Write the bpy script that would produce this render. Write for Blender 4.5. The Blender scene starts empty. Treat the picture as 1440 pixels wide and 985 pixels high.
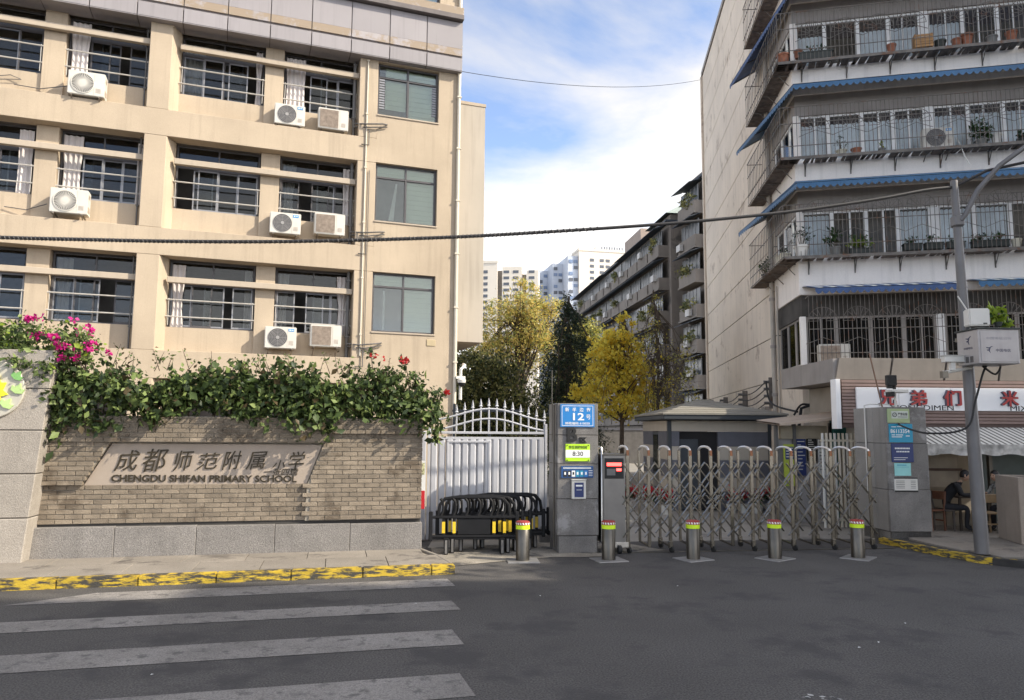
import bpy, bmesh, math, random
import numpy as np
from mathutils import Vector, Matrix, Euler
R_ = math.radians
rng = random.Random(7)
scn = bpy.context.scene
COL = scn.collection

# ---------------------------------------------------------------- camera
TILT = math.atan(113.5 / 1040); ROLL = R_(0.43)
cam = bpy.data.cameras.new("camera"); cam_o = bpy.data.objects.new("camera", cam); COL.objects.link(cam_o)
cam.sensor_fit = 'HORIZONTAL'; cam.sensor_width = 36.0; cam.lens = 26.0; cam.clip_start = 0.1; cam.clip_end = 3000
c_, s_ = math.cos(TILT), math.sin(TILT); cr, sr = math.cos(ROLL), math.sin(ROLL)
cx = Vector((cr, -s_ * sr, c_ * sr)); cy = Vector((-sr, -s_ * cr, c_ * cr)); cz = -Vector((0, c_, s_))
cm = Matrix((cx, cy, cz)).transposed().to_4x4(); cm.translation = (0, 0, 2.2)
cam_o.matrix_world = cm
scn.camera = cam_o

# ---------------------------------------------------------------- light
SUN_AZ, SUN_EL = R_(-16.0), R_(36)          # direction towards the sun, angle from +X
sv = Vector((math.cos(SUN_EL) * math.cos(SUN_AZ), math.cos(SUN_EL) * math.sin(SUN_AZ), math.sin(SUN_EL)))
sun = bpy.data.lights.new("sun", 'SUN'); sun.energy = 2.0; sun.angle = R_(0.55); sun.color = (1.0, 0.91, 0.76)
sun_o = bpy.data.objects.new("sun", sun); COL.objects.link(sun_o)
sun_o.rotation_euler = sv.to_track_quat('Z', 'Y').to_euler(); sun_o.location = (60, -15, 45)
world = bpy.data.worlds.new("World"); scn.world = world; world.use_nodes = True
wt = world.node_tree; wt.nodes.clear()
def WN(t, **k):
    n = wt.nodes.new(t)
    for a, b in k.items(): setattr(n, a, b)
    return n
wout = WN('ShaderNodeOutputWorld'); wbg = WN('ShaderNodeBackground'); wbg.inputs[1].default_value = 0.15
sky = WN('ShaderNodeTexSky', sky_type='NISHITA', sun_disc=False)
sky.sun_elevation = SUN_EL; sky.sun_rotation = math.atan2(sv.x, sv.y); sky.air_density = 0.45; sky.dust_density = 0.5; sky.ozone_density = 1.6
tc = WN('ShaderNodeTexCoord')
mp = WN('ShaderNodeMapping'); mp.inputs['Scale'].default_value = (1.0, 1.0, 1.9); mp.inputs['Location'].default_value = (4.7, 1.3, 0.1)
wt.links.new(tc.outputs['Generated'], mp.inputs[0])
n1 = WN('ShaderNodeTexNoise'); n1.inputs['Scale'].default_value = 2.3; n1.inputs['Detail'].default_value = 8; n1.inputs['Roughness'].default_value = 0.55
n1.inputs['Distortion'].default_value = 0.25
wt.links.new(mp.outputs[0], n1.inputs[0])
rmp = WN('ShaderNodeValToRGB'); rmp.color_ramp.elements[0].position = 0.40; rmp.color_ramp.elements[1].position = 0.57
rmp.color_ramp.elements[0].color = (0.06, 0.06, 0.06, 1); rmp.color_ramp.elements[1].color = (0.97, 0.97, 0.97, 1)
wt.links.new(n1.outputs[0], rmp.inputs[0])
wmix = WN('ShaderNodeMix', data_type='RGBA')
wt.links.new(rmp.outputs[0], wmix.inputs[0]); 
sgain = WN('ShaderNodeMix', data_type='RGBA', blend_type='MULTIPLY'); sgain.inputs[0].default_value = 1.0
sgain.inputs[7].default_value = (1.05, 1.0, 0.91, 1)
wt.links.new(sky.outputs[0], sgain.inputs[6]); wt.links.new(sgain.outputs[2], wmix.inputs[6])
bw = WN('ShaderNodeRGBToBW'); wt.links.new(sky.outputs[0], bw.inputs[0])         # clouds: a white veil that also passes on the glow of the sky behind it
cm_ = WN('ShaderNodeMath', operation='MULTIPLY_ADD'); cm_.inputs[1].default_value = 1.12; cm_.inputs[2].default_value = 0.82; wt.links.new(bw.outputs[0], cm_.inputs[0])
ccol = WN('ShaderNodeVectorMath', operation='SCALE'); ccol.inputs[0].default_value = (1.03, 1.0, 0.975); wt.links.new(cm_.outputs[0], ccol.inputs['Scale'])
wt.links.new(ccol.outputs[0], wmix.inputs[7])
wt.links.new(wmix.outputs[2], wbg.inputs[0]); wt.links.new(wbg.outputs[0], wout.inputs[0])
scn.view_settings.view_transform = 'Standard'; scn.view_settings.look = 'None'
scn.view_settings.exposure = 1.84; scn.view_settings.gamma = 1.0
scn.render.engine = 'CYCLES'
scn.cycles.use_denoising = True; scn.cycles.max_bounces = 10; scn.cycles.diffuse_bounces = 7; scn.cycles.transparent_max_bounces = 12
scn.cycles.sample_clamp_indirect = 6

# ---------------------------------------------------------------- materials
MATS = {}
def mat(name, col, rough=0.75, metal=0.0, var=0.10, vs=3.0, bump=0.0, bs=40.0, rv=0.0, streak=0.0, dirt=None, dirt_amt=0.0, ds=0.8, spec=0.4, col2=None, fine=0.0, coat=0.0, dsq=None):
    """procedural surface: broad and fine colour grain, optional rain streaks, dirt patches, per-object tone and relief"""
    if name in MATS: return MATS[name]
    m = bpy.data.materials.new(name); m.use_nodes = True; t = m.node_tree; N = t.nodes; L = t.links
    b = N['Principled BSDF']; b.inputs['Roughness'].default_value = rough; b.inputs['Metallic'].default_value = metal
    b.inputs['Specular IOR Level'].default_value = spec
    if coat: b.inputs['Coat Weight'].default_value = coat
    g = N.new('ShaderNodeNewGeometry')
    def noise(scale, detail=5, vec=None, rough_=0.55):
        n = N.new('ShaderNodeTexNoise'); n.inputs['Scale'].default_value = scale; n.inputs['Detail'].default_value = detail
        n.inputs['Roughness'].default_value = rough_
        L.new(vec if vec else g.outputs['Position'], n.inputs[0]); return n.outputs[0]
    def mixc(a, bcol, fac, mode='MIX'):
        x = N.new('ShaderNodeMix'); x.data_type = 'RGBA'; x.blend_type = mode
        if hasattr(fac, 'links') or not isinstance(fac, (int, float)): L.new(fac, x.inputs[0])
        else: x.inputs[0].default_value = fac
        for i, v in ((6, a), (7, bcol)):
            if isinstance(v, tuple): x.inputs[i].default_value = (*v[:3], 1)
            else: L.new(v, x.inputs[i])
        return x.outputs[2]
    def ramp(src, p0, p1, c0=(0, 0, 0, 1), c1=(1, 1, 1, 1)):
        r = N.new('ShaderNodeValToRGB'); r.color_ramp.elements[0].position = p0; r.color_ramp.elements[1].position = p1
        r.color_ramp.elements[0].color = c0; r.color_ramp.elements[1].color = c1
        L.new(src, r.inputs[0]); return r.outputs[0]
    lo = tuple(max(0, x * (1 - var)) for x in col); hi = tuple(min(1, x * (1 + var)) for x in (col2 or col))
    c = mixc(lo, hi, ramp(noise(vs), 0.3, 0.7))
    if fine:
        c = mixc(c, mixc((1 - fine,) * 3, (1 + fine,) * 3, ramp(noise(bs * 1.3, 3), 0.3, 0.7)), 1.0, 'MULTIPLY')
    if streak:
        mpn = N.new('ShaderNodeMapping'); mpn.inputs['Scale'].default_value = (7, 7, 0.35); L.new(g.outputs['Position'], mpn.inputs[0])
        c = mixc(c, tuple(x * 0.45 for x in col), ramp(noise(1.0, 6, mpn.outputs[0]), 0.52, 0.85, c1=(streak,) * 3 + (1,)))
    if dirt is not None:
        dvec = None
        if dsq:
            mq = N.new('ShaderNodeMapping'); mq.inputs['Scale'].default_value = dsq; L.new(g.outputs['Position'], mq.inputs[0]); dvec = mq.outputs[0]
        c = mixc(c, dirt, ramp(noise(ds, 9, dvec, rough_=0.68), 0.60 - 0.25 * dirt_amt, 0.68 - 0.22 * dirt_amt))
    if rv:
        oi = N.new('ShaderNodeObjectInfo'); hs = N.new('ShaderNodeHueSaturation')
        mr = N.new('ShaderNodeMapRange'); mr.inputs[3].default_value = 1 - rv; mr.inputs[4].default_value = 1 + rv
        L.new(oi.outputs['Random'], mr.inputs[0]); L.new(mr.outputs[0], hs.inputs['Value']); L.new(c, hs.inputs['Color']); c = hs.outputs[0]
    L.new(c, b.inputs['Base Color'])
    if bump:
        bp = N.new('ShaderNodeBump'); bp.inputs['Strength'].default_value = bump; bp.inputs['Distance'].default_value = 0.02
        L.new(noise(bs, 4), bp.inputs['Height']); L.new(bp.outputs[0], b.inputs['Normal'])
    MATS[name] = m; return m
def leafmat(name, col, trans=0.35, rough=0.5):
    if name in MATS: return MATS[name]
    m = bpy.data.materials.new(name); m.use_nodes = True; t = m.node_tree; N = t.nodes; L = t.links
    b = N['Principled BSDF']; b.inputs['Roughness'].default_value = rough; b.inputs['Specular IOR Level'].default_value = 0.3
    g = N.new('ShaderNodeNewGeometry'); n = N.new('ShaderNodeTexNoise'); n.inputs['Scale'].default_value = 1.7; n.inputs['Detail'].default_value = 3
    L.new(g.outputs['Position'], n.inputs[0])
    x = N.new('ShaderNodeMix'); x.data_type = 'RGBA'; L.new(n.outputs[0], x.inputs[0])
    x.inputs[6].default_value = (*[v * 0.65 for v in col], 1); x.inputs[7].default_value = (*[min(1, v * 1.35) for v in col], 1)
    L.new(x.outputs[2], b.inputs['Base Color'])
    tr = N.new('ShaderNodeBsdfTranslucent'); L.new(x.outputs[2], tr.inputs[0])
    ms = N.new('ShaderNodeMixShader'); ms.inputs[0].default_value = trans
    L.new(b.outputs[0], ms.inputs[1]); L.new(tr.outputs[0], ms.inputs[2]); L.new(ms.outputs[0], N['Material Output'].inputs[0])
    MATS[name] = m; return m
def glassmat(name, tint, refl=0.12):
    if name in MATS: return MATS[name]
    m = bpy.data.materials.new(name); m.use_nodes = True; t = m.node_tree; N = t.nodes; L = t.links
    N.remove(N['Principled BSDF'])
    tr = N.new('ShaderNodeBsdfTransparent'); tr.inputs[0].default_value = (*tint, 1)
    gl = N.new('ShaderNodeBsdfGlossy'); gl.inputs['Roughness'].default_value = 0.04; gl.inputs[0].default_value = (0.9, 0.92, 0.95, 1)
    lw = N.new('ShaderNodeLayerWeight'); lw.inputs[0].default_value = refl
    g = N.new('ShaderNodeNewGeometry'); n = N.new('ShaderNodeTexNoise'); n.inputs['Scale'].default_value = 1.3
    L.new(g.outputs['Position'], n.inputs[0]); bp = N.new('ShaderNodeBump'); bp.inputs['Strength'].default_value = 0.05; L.new(n.outputs[0], bp.inputs['Height'])
    L.new(bp.outputs[0], gl.inputs['Normal'])
    ms = N.new('ShaderNodeMixShader'); L.new(lw.outputs['Fresnel'], ms.inputs[0]); L.new(tr.outputs[0], ms.inputs[1]); L.new(gl.outputs[0], ms.inputs[2])
    L.new(ms.outputs[0], N['Material Output'].inputs[0]); MATS[name] = m; return m
def emitmat(name, col, s):
    if name in MATS: return MATS[name]
    m = bpy.data.materials.new(name); m.use_nodes = True; b = m.node_tree.nodes['Principled BSDF']
    b.inputs['Base Color'].default_value = (*col, 1); b.inputs['Emission Color'].default_value = (*col, 1); b.inputs['Emission Strength'].default_value = s
    MATS[name] = m; return m

# ---------------------------------------------------------------- mesh helpers
class MB:
    def __init__(self): self.v = []; self.f = []; self.m = []
    def add(self, vs, fs, m=0, M=None):
        o = len(self.v)
        self.v += [tuple(M @ Vector(p)) for p in vs] if M is not None else [tuple(p) for p in vs]
        for q in fs: self.f.append(tuple(i + o for i in q)); self.m.append(m)
        return self
    def box(self, x0, x1, y0, y1, z0, z1, m=0, M=None):
        return self.add([(x0, y0, z0), (x1, y0, z0), (x1, y1, z0), (x0, y1, z0), (x0, y0, z1), (x1, y0, z1), (x1, y1, z1), (x0, y1, z1)],
                        [(0, 3, 2, 1), (4, 5, 6, 7), (0, 1, 5, 4), (1, 2, 6, 5), (2, 3, 7, 6), (3, 0, 4, 7)], m, M)
    def bar(self, p, q, w, h=None, up=(0, 0, 1), m=0):
        p, q = Vector(p), Vector(q); h = h or w; d = (q - p); l = d.length; d.normalize(); u = Vector(up)
        if abs(d.dot(u)) > 0.98: u = Vector((0, 1, 0))
        s = d.cross(u).normalized(); u = s.cross(d)
        vs = [p + s * a * w / 2 + u * b * h / 2 + d * e for e in (0, l) for a, b in ((-1, -1), (1, -1), (1, 1), (-1, 1))]
        return self.add(vs, [(0, 1, 2, 3), (7, 6, 5, 4), (0, 4, 5, 1), (1, 5, 6, 2), (2, 6, 7, 3), (3, 7, 4, 0)], m)
    def tube(self, pts, r, n=8, m=0, cap=True):
        pts = [Vector(p) for p in pts]; rs = r if isinstance(r, (list, tuple)) else [r] * len(pts)
        vs = []; ref = None
        for i, p in enumerate(pts):
            d = (pts[min(i + 1, len(pts) - 1)] - pts[max(i - 1, 0)]).normalized()
            if ref is None: ref = Vector((0, 0, 1)) if abs(d.z) < 0.9 else Vector((1, 0, 0))
            s = d.cross(ref).normalized(); u = s.cross(d); ref = u
            for k in range(n):
                a = 2 * math.pi * k / n; vs.append(p + (s * math.cos(a) + u * math.sin(a)) * rs[i])
        fs = []
        for i in range(len(pts) - 1):
            for k in range(n):
                k2 = (k + 1) % n; fs.append((i * n + k, i * n + k2, (i + 1) * n + k2, (i + 1) * n + k))
        if cap: fs.append(tuple(range(n - 1, -1, -1))); fs.append(tuple((len(pts) - 1) * n + k for k in range(n)))
        return self.add(vs, fs, m)
    def cyl(self, p, q, r, n=12, m=0): return self.tube([p, q], r, n, m)
    def lathe(self, prof, n=20, c=(0, 0, 0), m=0):
        vs = []; fs = []
        for r, z in prof:
            for k in range(n):
                a = 2 * math.pi * k / n; vs.append((c[0] + r * math.cos(a), c[1] + r * math.sin(a), c[2] + z))
        for i in range(len(prof) - 1):
            for k in range(n):
                k2 = (k + 1) % n; fs.append((i * n + k, i * n + k2, (i + 1) * n + k2, (i + 1) * n + k))
        fs.append(tuple(range(n - 1, -1, -1))); fs.append(tuple((len(prof) - 1) * n + k for k in range(n)))
        return self.add(vs, fs, m)
    def prism(self, poly, y0, y1, m=0):          # polygon in x,z (counter-clockwise seen from -y) swept along y
        n = len(poly); vs = [(x, y0, z) for x, z in poly] + [(x, y1, z) for x, z in poly]
        fs = [tuple(range(n)), tuple(range(2 * n - 1, n - 1, -1))] + [(i, i + n, (i + 1) % n + n, (i + 1) % n) for i in range(n)]
        return self.add(vs, fs, m)
    def slab(self, poly, z0, z1, m=0):           # polygon in x,y (counter-clockwise from above)
        n = len(poly); vs = [(x, y, z0) for x, y in poly] + [(x, y, z1) for x, y in poly]
        fs = [tuple(range(n - 1, -1, -1)), tuple(range(n, 2 * n))] + [(i, (i + 1) % n, (i + 1) % n + n, i + n) for i in range(n)]
        return self.add(vs, fs, m)
    def ring(self, r0, r1, y0, y1, n=24, c=(0, 0), m=0):   # annulus in x,z swept along y
        vs = []; fs = []
        for y in (y0, y1):
            for r in (r0, r1):
                for k in range(n):
                    a = 2 * math.pi * k / n; vs.append((c[0] + r * math.cos(a), y, c[1] + r * math.sin(a)))
        for k in range(n):
            j = (k + 1) % n
            fs += [(k, j, n + j, n + k), (2 * n + k, 3 * n + k, 3 * n + j, 2 * n + j), (k, 2 * n + k, 2 * n + j, j), (n + k, n + j, 3 * n + j, 3 * n + k)]
        return self.add(vs, fs, m)
    def mesh(self, name, mats, smooth=False, bevel=0.0, seg=1):
        me = bpy.data.meshes.new(name); me.from_pydata(self.v, [], self.f)
        mats = mats if isinstance(mats, (list, tuple)) else [mats]
        for x in mats: me.materials.append(x)
        if len(mats) > 1: me.polygons.foreach_set('material_index', self.m)
        bm = bmesh.new(); bm.from_mesh(me)
        bmesh.ops.recalc_face_normals(bm, faces=bm.faces)
        if bevel: 
            ed = [e for e in bm.edges if len(e.link_faces) == 2 and e.calc_face_angle(0) > 0.5]
            bmesh.ops.bevel(bm, geom=ed, offset=bevel, segments=seg, affect='EDGES', clamp_overlap=True)
        bm.to_mesh(me); bm.free()
        if smooth:
            me.polygons.foreach_set('use_smooth', [True] * len(me.polygons))
            me.set_sharp_from_angle(angle=R_(40))
        return me
    def build(self, name, mats, parent=None, **k):
        return put(name, self.mesh(name, mats, **k), parent)
def put(name, me, parent=None, loc=(0, 0, 0), rot=(0, 0, 0), scale=None):
    o = bpy.data.objects.new(name, me); COL.objects.link(o); o.location = loc; o.rotation_euler = rot
    if scale: o.scale = scale
    if parent: o.parent = parent
    return o
def thing(name, label, cat, loc=(0, 0, 0), rotz=0.0, group=None):
    o = bpy.data.objects.new(name, None); COL.objects.link(o); o.empty_display_size = 0.2
    o.location = loc; o.rotation_euler = (0, 0, rotz); return tag(o, label, cat, group)
def tag(o, label, cat, group=None):
    o['label'] = label; o['category'] = cat
    if group: o['group'] = group
    return o
def struct(o): o['kind'] = 'structure'; return o
def stuff(o): o['kind'] = 'stuff'; return o
KIDS = {}
def dup(root, loc, rotz, label, group=None, scale=None):
    ch = [o for o in root.children]
    r = root.copy(); COL.objects.link(r); r.location = loc; r.rotation_euler = (0, 0, rotz); r['label'] = label
    if group: r['group'] = group
    if scale: r.scale = scale
    for c in ch:
        k = c.copy(); COL.objects.link(k); k.parent = r
        for g in c.children:
            d = g.copy(); COL.objects.link(d); d.parent = k
    return r
def smooth_path(pts, k=6):
    pts = [Vector(p) for p in pts]; out = []
    for i in range(len(pts) - 1):
        p0, p1, p2, p3 = pts[max(i - 1, 0)], pts[i], pts[i + 1], pts[min(i + 2, len(pts) - 1)]
        for j in range(k):
            t = j / k; out.append(.5 * ((2 * p1) + (p2 - p0) * t + (2 * p0 - 5 * p1 + 4 * p2 - p3) * t * t + (3 * p1 - p0 - 3 * p2 + p3) * t ** 3))
    return out + [pts[-1]]
class Frame:
    """local frame: x along a wall to the right, y into the wall, z up"""
    def __init__(s, P, deg): s.P = Vector((P[0], P[1], 0)); s.a = R_(deg)
    def w(s, u, y, z): return s.P + Vector((math.cos(s.a) * u - math.sin(s.a) * y, math.sin(s.a) * u + math.cos(s.a) * y, z))
def text(name, body, w, h, m, parent, loc, rot=(R_(90), 0, 0), ext=0.004, bold=0.0, shear=0.0, fit=True):
    cu = bpy.data.curves.new(name, 'FONT'); cu.body = body; cu.size = 1; cu.extrude = 0.0; cu.offset = bold; cu.shear = shear; cu.resolution_u = 3
    o = bpy.data.objects.new(name, cu); COL.objects.link(o); bpy.context.view_layer.update()
    dg = bpy.context.evaluated_depsgraph_get(); me = bpy.data.meshes.new_from_object(o.evaluated_get(dg)); bpy.data.objects.remove(o)
    n = len(me.vertices); a = np.empty(n * 3); me.vertices.foreach_get('co', a); a = a.reshape(-1, 3)
    if n:
        lo, hi = a.min(0), a.max(0); a[:, 0] = (a[:, 0] - (lo[0] + hi[0]) / 2) * w / max(hi[0] - lo[0], 1e-6)
        a[:, 1] = (a[:, 1] - (lo[1] + hi[1]) / 2) * h / max(hi[1] - lo[1], 1e-6)
        me.vertices.foreach_set('co', a.ravel())
    me.name = name
    me.polygons.foreach_set('use_smooth', [False] * len(me.polygons))
    if ext and n:
        bm = bmesh.new(); bm.from_mesh(me); bmesh.ops.remove_doubles(bm, verts=bm.verts, dist=1e-5)
        ret = bmesh.ops.extrude_face_region(bm, geom=bm.faces[:]); bmesh.ops.translate(bm, vec=(0, 0, ext), verts=[x for x in ret['geom'] if isinstance(x, bmesh.types.BMVert)])
        bmesh.ops.recalc_face_normals(bm, faces=bm.faces); bm.to_mesh(me); bm.free()
    me.materials.clear(); me.materials.append(m)
    return put(name, me, parent, loc, rot)

# ---------------------------------------------------------------- foliage helpers
def leaf_mesh(name, pts, size, mats, wts, nr, aspect=0.55, flat=0.0, droop=0.0):
    """one diamond shaped, slightly folded leaf (2 quads folded on the midrib) at every point"""
    n = len(pts); a = nr.normal(size=(n, 3)); a[:, 2] = a[:, 2] * (1 - flat) - droop; a /= np.linalg.norm(a, axis=1)[:, None]
    b = nr.normal(size=(n, 3)); b -= a * (a * b).sum(1)[:, None]; b /= np.linalg.norm(b, axis=1)[:, None]
    nn = np.cross(a, b); s = size * nr.choice([.45, .7, .9, 1.1, 1.5], n, p=[.15, .25, .3, .2, .1])[:, None] * nr.uniform(.85, 1.15, n)[:, None]
    p = np.asarray(pts); tip = p + a * s; mid = p + a * s * 0.45; wv = b * s * aspect * 0.5; up = nn * s * 0.10
    V = np.stack([p, mid + wv + up, tip, mid - wv + up], 1).reshape(-1, 3)
    i = np.arange(n) * 4
    F = np.concatenate([np.stack([i, i + 1, i + 2], 1), np.stack([i, i + 2, i + 3], 1)])
    me = bpy.data.meshes.new(name); me.vertices.add(n * 4); me.vertices.foreach_set('co', V.ravel())
    me.loops.add(len(F) * 3); me.loops.foreach_set('vertex_index', F.ravel()); me.polygons.add(len(F))
    me.polygons.foreach_set('loop_start', np.arange(len(F)) * 3); me.polygons.foreach_set('loop_total', np.full(len(F), 3))
    for x in mats: me.materials.append(x)
    mi = nr.choice(len(mats), n, p=np.array(wts) / sum(wts)); me.polygons.foreach_set('material_index', np.concatenate([mi, mi]).astype(np.int32))
    me.update(); me.validate(); return me
def crown_points(blobs, n, nclump, nr, spread=0.32, shell=0.55):
    vol = np.array([b[3] * b[4] * b[5] for b in blobs]) ** 0.75; vol /= vol.sum(); P = []; C = []
    for b, f in zip(blobs, vol):
        k = max(3, int(nclump * f)); d = nr.normal(size=(k, 3)); d /= np.linalg.norm(d, axis=1)[:, None]
        r = nr.uniform(shell, 1.0, k)[:, None]; cc = np.array(b[:3]) + d * r * np.array(b[3:6]); C.append(cc)
        m = int(n * f); w = nr.integers(0, k, m); sz = nr.uniform(0.5, 1.25, k)[w][:, None]
        P.append(cc[w] + nr.normal(size=(m, 3)) * spread * np.array(b[3:6]) * sz * 0.7)
    return np.concatenate(P), np.concatenate(C)
def tree(name, label, loc, blobs, n, nclump, leaf, mats, wts, trunk, tr=0.16, nlimb=14, bark=None, seed=1, spread=0.32, shell=0.5, aspect=0.55, droop=0.0, group=None, twig=0):
    nr = np.random.default_rng(seed); t = thing(name, label, 'tree', loc, 0, group)
    P, C = crown_points(blobs, n, nclump, nr, spread, shell)
    stuff(put('crown', leaf_mesh('crown', P, leaf, mats, wts, nr, aspect, 0, droop), t))
    mb = MB(); top = Vector(trunk[-1]); mb.tube(trunk, [tr * (1 - 0.75 * i / (len(trunk) - 1)) for i in range(len(trunk))], 8)
    mb.build('trunk', bark or MATS['bark'], t, smooth=True)
    lb = MB(); idx = nr.choice(len(C), min(len(C), nlimb), replace=False)
    for i in idx:
        e = Vector(C[i]); f = nr.uniform(0.35, 1.0); k = f * (len(trunk) - 1); a = int(min(k, len(trunk) - 2)); s = Vector(trunk[a]).lerp(Vector(trunk[a + 1]), k - a)
        mid = s.lerp(e, 0.5) + Vector((0, 0, 0.12 * (e - s).length)) + Vector(nr.normal(size=3) * 0.05 * (e - s).length)
        lb.tube([s, mid, e], [tr * 0.32, tr * 0.16, tr * 0.05], 5)
        for j in range(twig):
            e2 = e + Vector(nr.normal(size=3)) * 0.5; lb.tube([mid.lerp(e, nr.uniform(0.3, 0.9)), e2], [tr * 0.07, tr * 0.025], 4)
    stuff(lb.build('limb', bark or MATS['bark'], t, smooth=True))
    return t
# ---------------------------------------------------------------- shared materials
ASPH = mat('asphalt', (0.086, 0.080, 0.075), 0.85, var=0.16, vs=0.55, bump=1.0, bs=42, fine=0.6, dirt=(0.060, 0.056, 0.055), dirt_amt=0.35, ds=0.9)
CONC = mat('concrete_paving', (0.24, 0.22, 0.19), 0.85, var=0.15, vs=1.1, bump=0.4, bs=60, fine=0.25, dirt=(0.10, 0.09, 0.08), dirt_amt=0.25, ds=1.2)
YARD = mat('yard_paving', (0.26, 0.24, 0.21), 0.8, var=0.14, vs=0.8, bump=0.3, bs=50, fine=0.2, dirt=(0.14, 0.13, 0.12), dirt_amt=0.2)
DUST = mat('dusty_apron', (0.29, 0.26, 0.215), 0.9, var=0.25, vs=2.5, bump=0.8, bs=70, fine=0.45, dirt=(0.09, 0.085, 0.08), dirt_amt=0.3, ds=1.5)
WHITEPAINT = mat('worn_road_paint', (0.235, 0.218, 0.20), 0.8, var=0.2, vs=1.2, bump=0.6, bs=55, fine=0.35, dirt=(0.125, 0.116, 0.11), dirt_amt=0.26, ds=6.0)
SLABTOP = mat('pavement_stone', (0.24, 0.212, 0.178), 0.85, var=0.12, vs=1.5, bump=0.4, bs=80, fine=0.3, rv=0.06, dirt=(0.12, 0.105, 0.09), dirt_amt=0.2, ds=1.4)
KERBY = mat('kerb_yellow_paint', (0.50, 0.345, 0.03), 0.7, var=0.12, vs=4, bump=0.5, bs=60, rv=0.08, dirt=(0.055, 0.05, 0.042), dirt_amt=0.62, ds=4.5, dsq=(1, 1, 5))
KERBK = mat('kerb_black_paint', (0.03, 0.028, 0.026), 0.75, var=0.3, vs=4, bump=0.5, bs=60, dirt=(0.5, 0.35, 0.03), dirt_amt=0.05, ds=3.0)
GRAN = mat('grey_granite', (0.205, 0.19, 0.175), 0.8, var=0.14, vs=2.0, bump=0.5, bs=55, fine=0.45, rv=0.07, streak=0.35, dirt=(0.15, 0.14, 0.13), dirt_amt=0.12)
GRANL = mat('pale_granite', (0.315, 0.28, 0.238), 0.75, var=0.10, vs=2.5, bump=0.4, bs=60, fine=0.28, rv=0.05, streak=0.25)
GRAND = mat('dark_gate_granite', (0.16, 0.15, 0.14), 0.5, var=0.28, vs=1.9, bump=0.3, bs=60, fine=0.3, rv=0.08, streak=0.3, dirt=(0.27, 0.26, 0.25), dirt_amt=0.12, ds=1.8)
JOINT = mat('mortar', (0.30, 0.265, 0.215), 0.95, var=0.15, vs=6, bump=0.4, bs=90)
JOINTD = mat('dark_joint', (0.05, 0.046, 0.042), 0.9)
BRICK = mat('grey_brick', (0.225, 0.183, 0.136), 0.85, var=0.2, vs=5, bump=0.6, bs=90, fine=0.3, rv=0.20, dirt=(0.13, 0.10, 0.07), dirt_amt=0.22, ds=2.2)
PLAQ = mat('plaque_stone', (0.335, 0.275, 0.22), 0.55, var=0.06, vs=1.2, bump=0.15, bs=120, fine=0.12, streak=0.15)
BRONZE = mat('dark_bronze', (0.040, 0.030, 0.016), 0.5, 0.2, var=0.25, vs=12)
STEEL = mat('brushed_steel', (0.50, 0.48, 0.45), 0.30, 1.0, var=0.12, vs=6, streak=0.2)
STEELD = mat('dull_steel', (0.125, 0.115, 0.10), 0.38, 0.95, var=0.2, vs=4, streak=0.3)
GATEM = mat('gate_stainless', (0.17, 0.155, 0.13), 0.26, 0.92, var=0.15, vs=4)
WHM = mat('white_gate_metal', (0.48, 0.48, 0.50), 0.5, var=0.06, vs=2, streak=0.25, bump=0.05)
RUB = mat('black_rubber', (0.018, 0.018, 0.018), 0.7)
BLKP = mat('black_plastic', (0.010, 0.010, 0.011), 0.55, var=0.2, vs=5, spec=0.22)
WOODG = mat('dusty_plastic', (0.16, 0.15, 0.14), 0.6, var=0.2, vs=8)
REFY = mat('yellow_reflector', (0.75, 0.50, 0.02), 0.4, var=0.12, vs=15)
LIME = mat('lime_reflective_band', (0.62, 0.85, 0.02), 0.45)
REDW = mat('red_reflective_band', (0.30, 0.035, 0.03), 0.45, var=0.1)
WHITE = mat('white_enamel', (0.78, 0.78, 0.76), 0.45, var=0.03)
OFFW = mat('off_white_plastic', (0.62, 0.60, 0.55), 0.5, var=0.05)
BLUE = mat('sign_blue', (0.015, 0.19, 0.50), 0.4, var=0.04)
NAVY = mat('sign_navy', (0.02, 0.035, 0.13), 0.4, var=0.04)
TEAL = mat('sign_teal', (0.02, 0.27, 0.42), 0.4, var=0.05)
SGREEN = mat('sign_lime', (0.45, 0.72, 0.02), 0.4, var=0.03)
INK = mat('black_ink', (0.015, 0.015, 0.015), 0.6)
LED = emitmat('red_led', (1.0, 0.05, 0.04), 2.2)
DARK = mat('dark_interior', (0.018, 0.017, 0.017), 0.9)

# ---------------------------------------------------------------- ground
def sheet(name, poly, z, m, thick=0.0):
    mb = MB(); n = len(poly)
    if thick: mb.slab(poly, z - thick, z)
    else: mb.add([(x, y, z) for x, y in poly], [tuple(range(n))])
    return struct(mb.build(name, m))
mb = MB(); mb.add([(-600, -600, 0), (600, -600, 0), (600, 900, 0), (-600, 900, 0)], [(0, 1, 2, 3)])
struct(mb.build('road', ASPH))
SA = 13.2; SF = Frame((-0.85, 11.67), SA)     # street line: origin at the right end of the left kerb
def W2(F, u, y): v = F.w(u, y, 0); return (v.x, v.y)
sheet('yard_ground', [(0.7, 14.95), (7.9, 15.9), (11.2, 21), (14, 60), (9, 130), (-30, 130), (-2, 40), (-1.7, 20), (-1.55, 14.2)], 0.004, YARD)
sheet('concrete_apron', [(-0.95, 12.3), (-0.25, 12.75), (0.7, 13.25), (1.75, 13.35), (1.95, 13.75), (2.9, 14.1), (2.3, 14.9), (0.7, 14.9), (-1.5, 14.2), (-1.35, 13.3)], 0.008, DUST)
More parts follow.
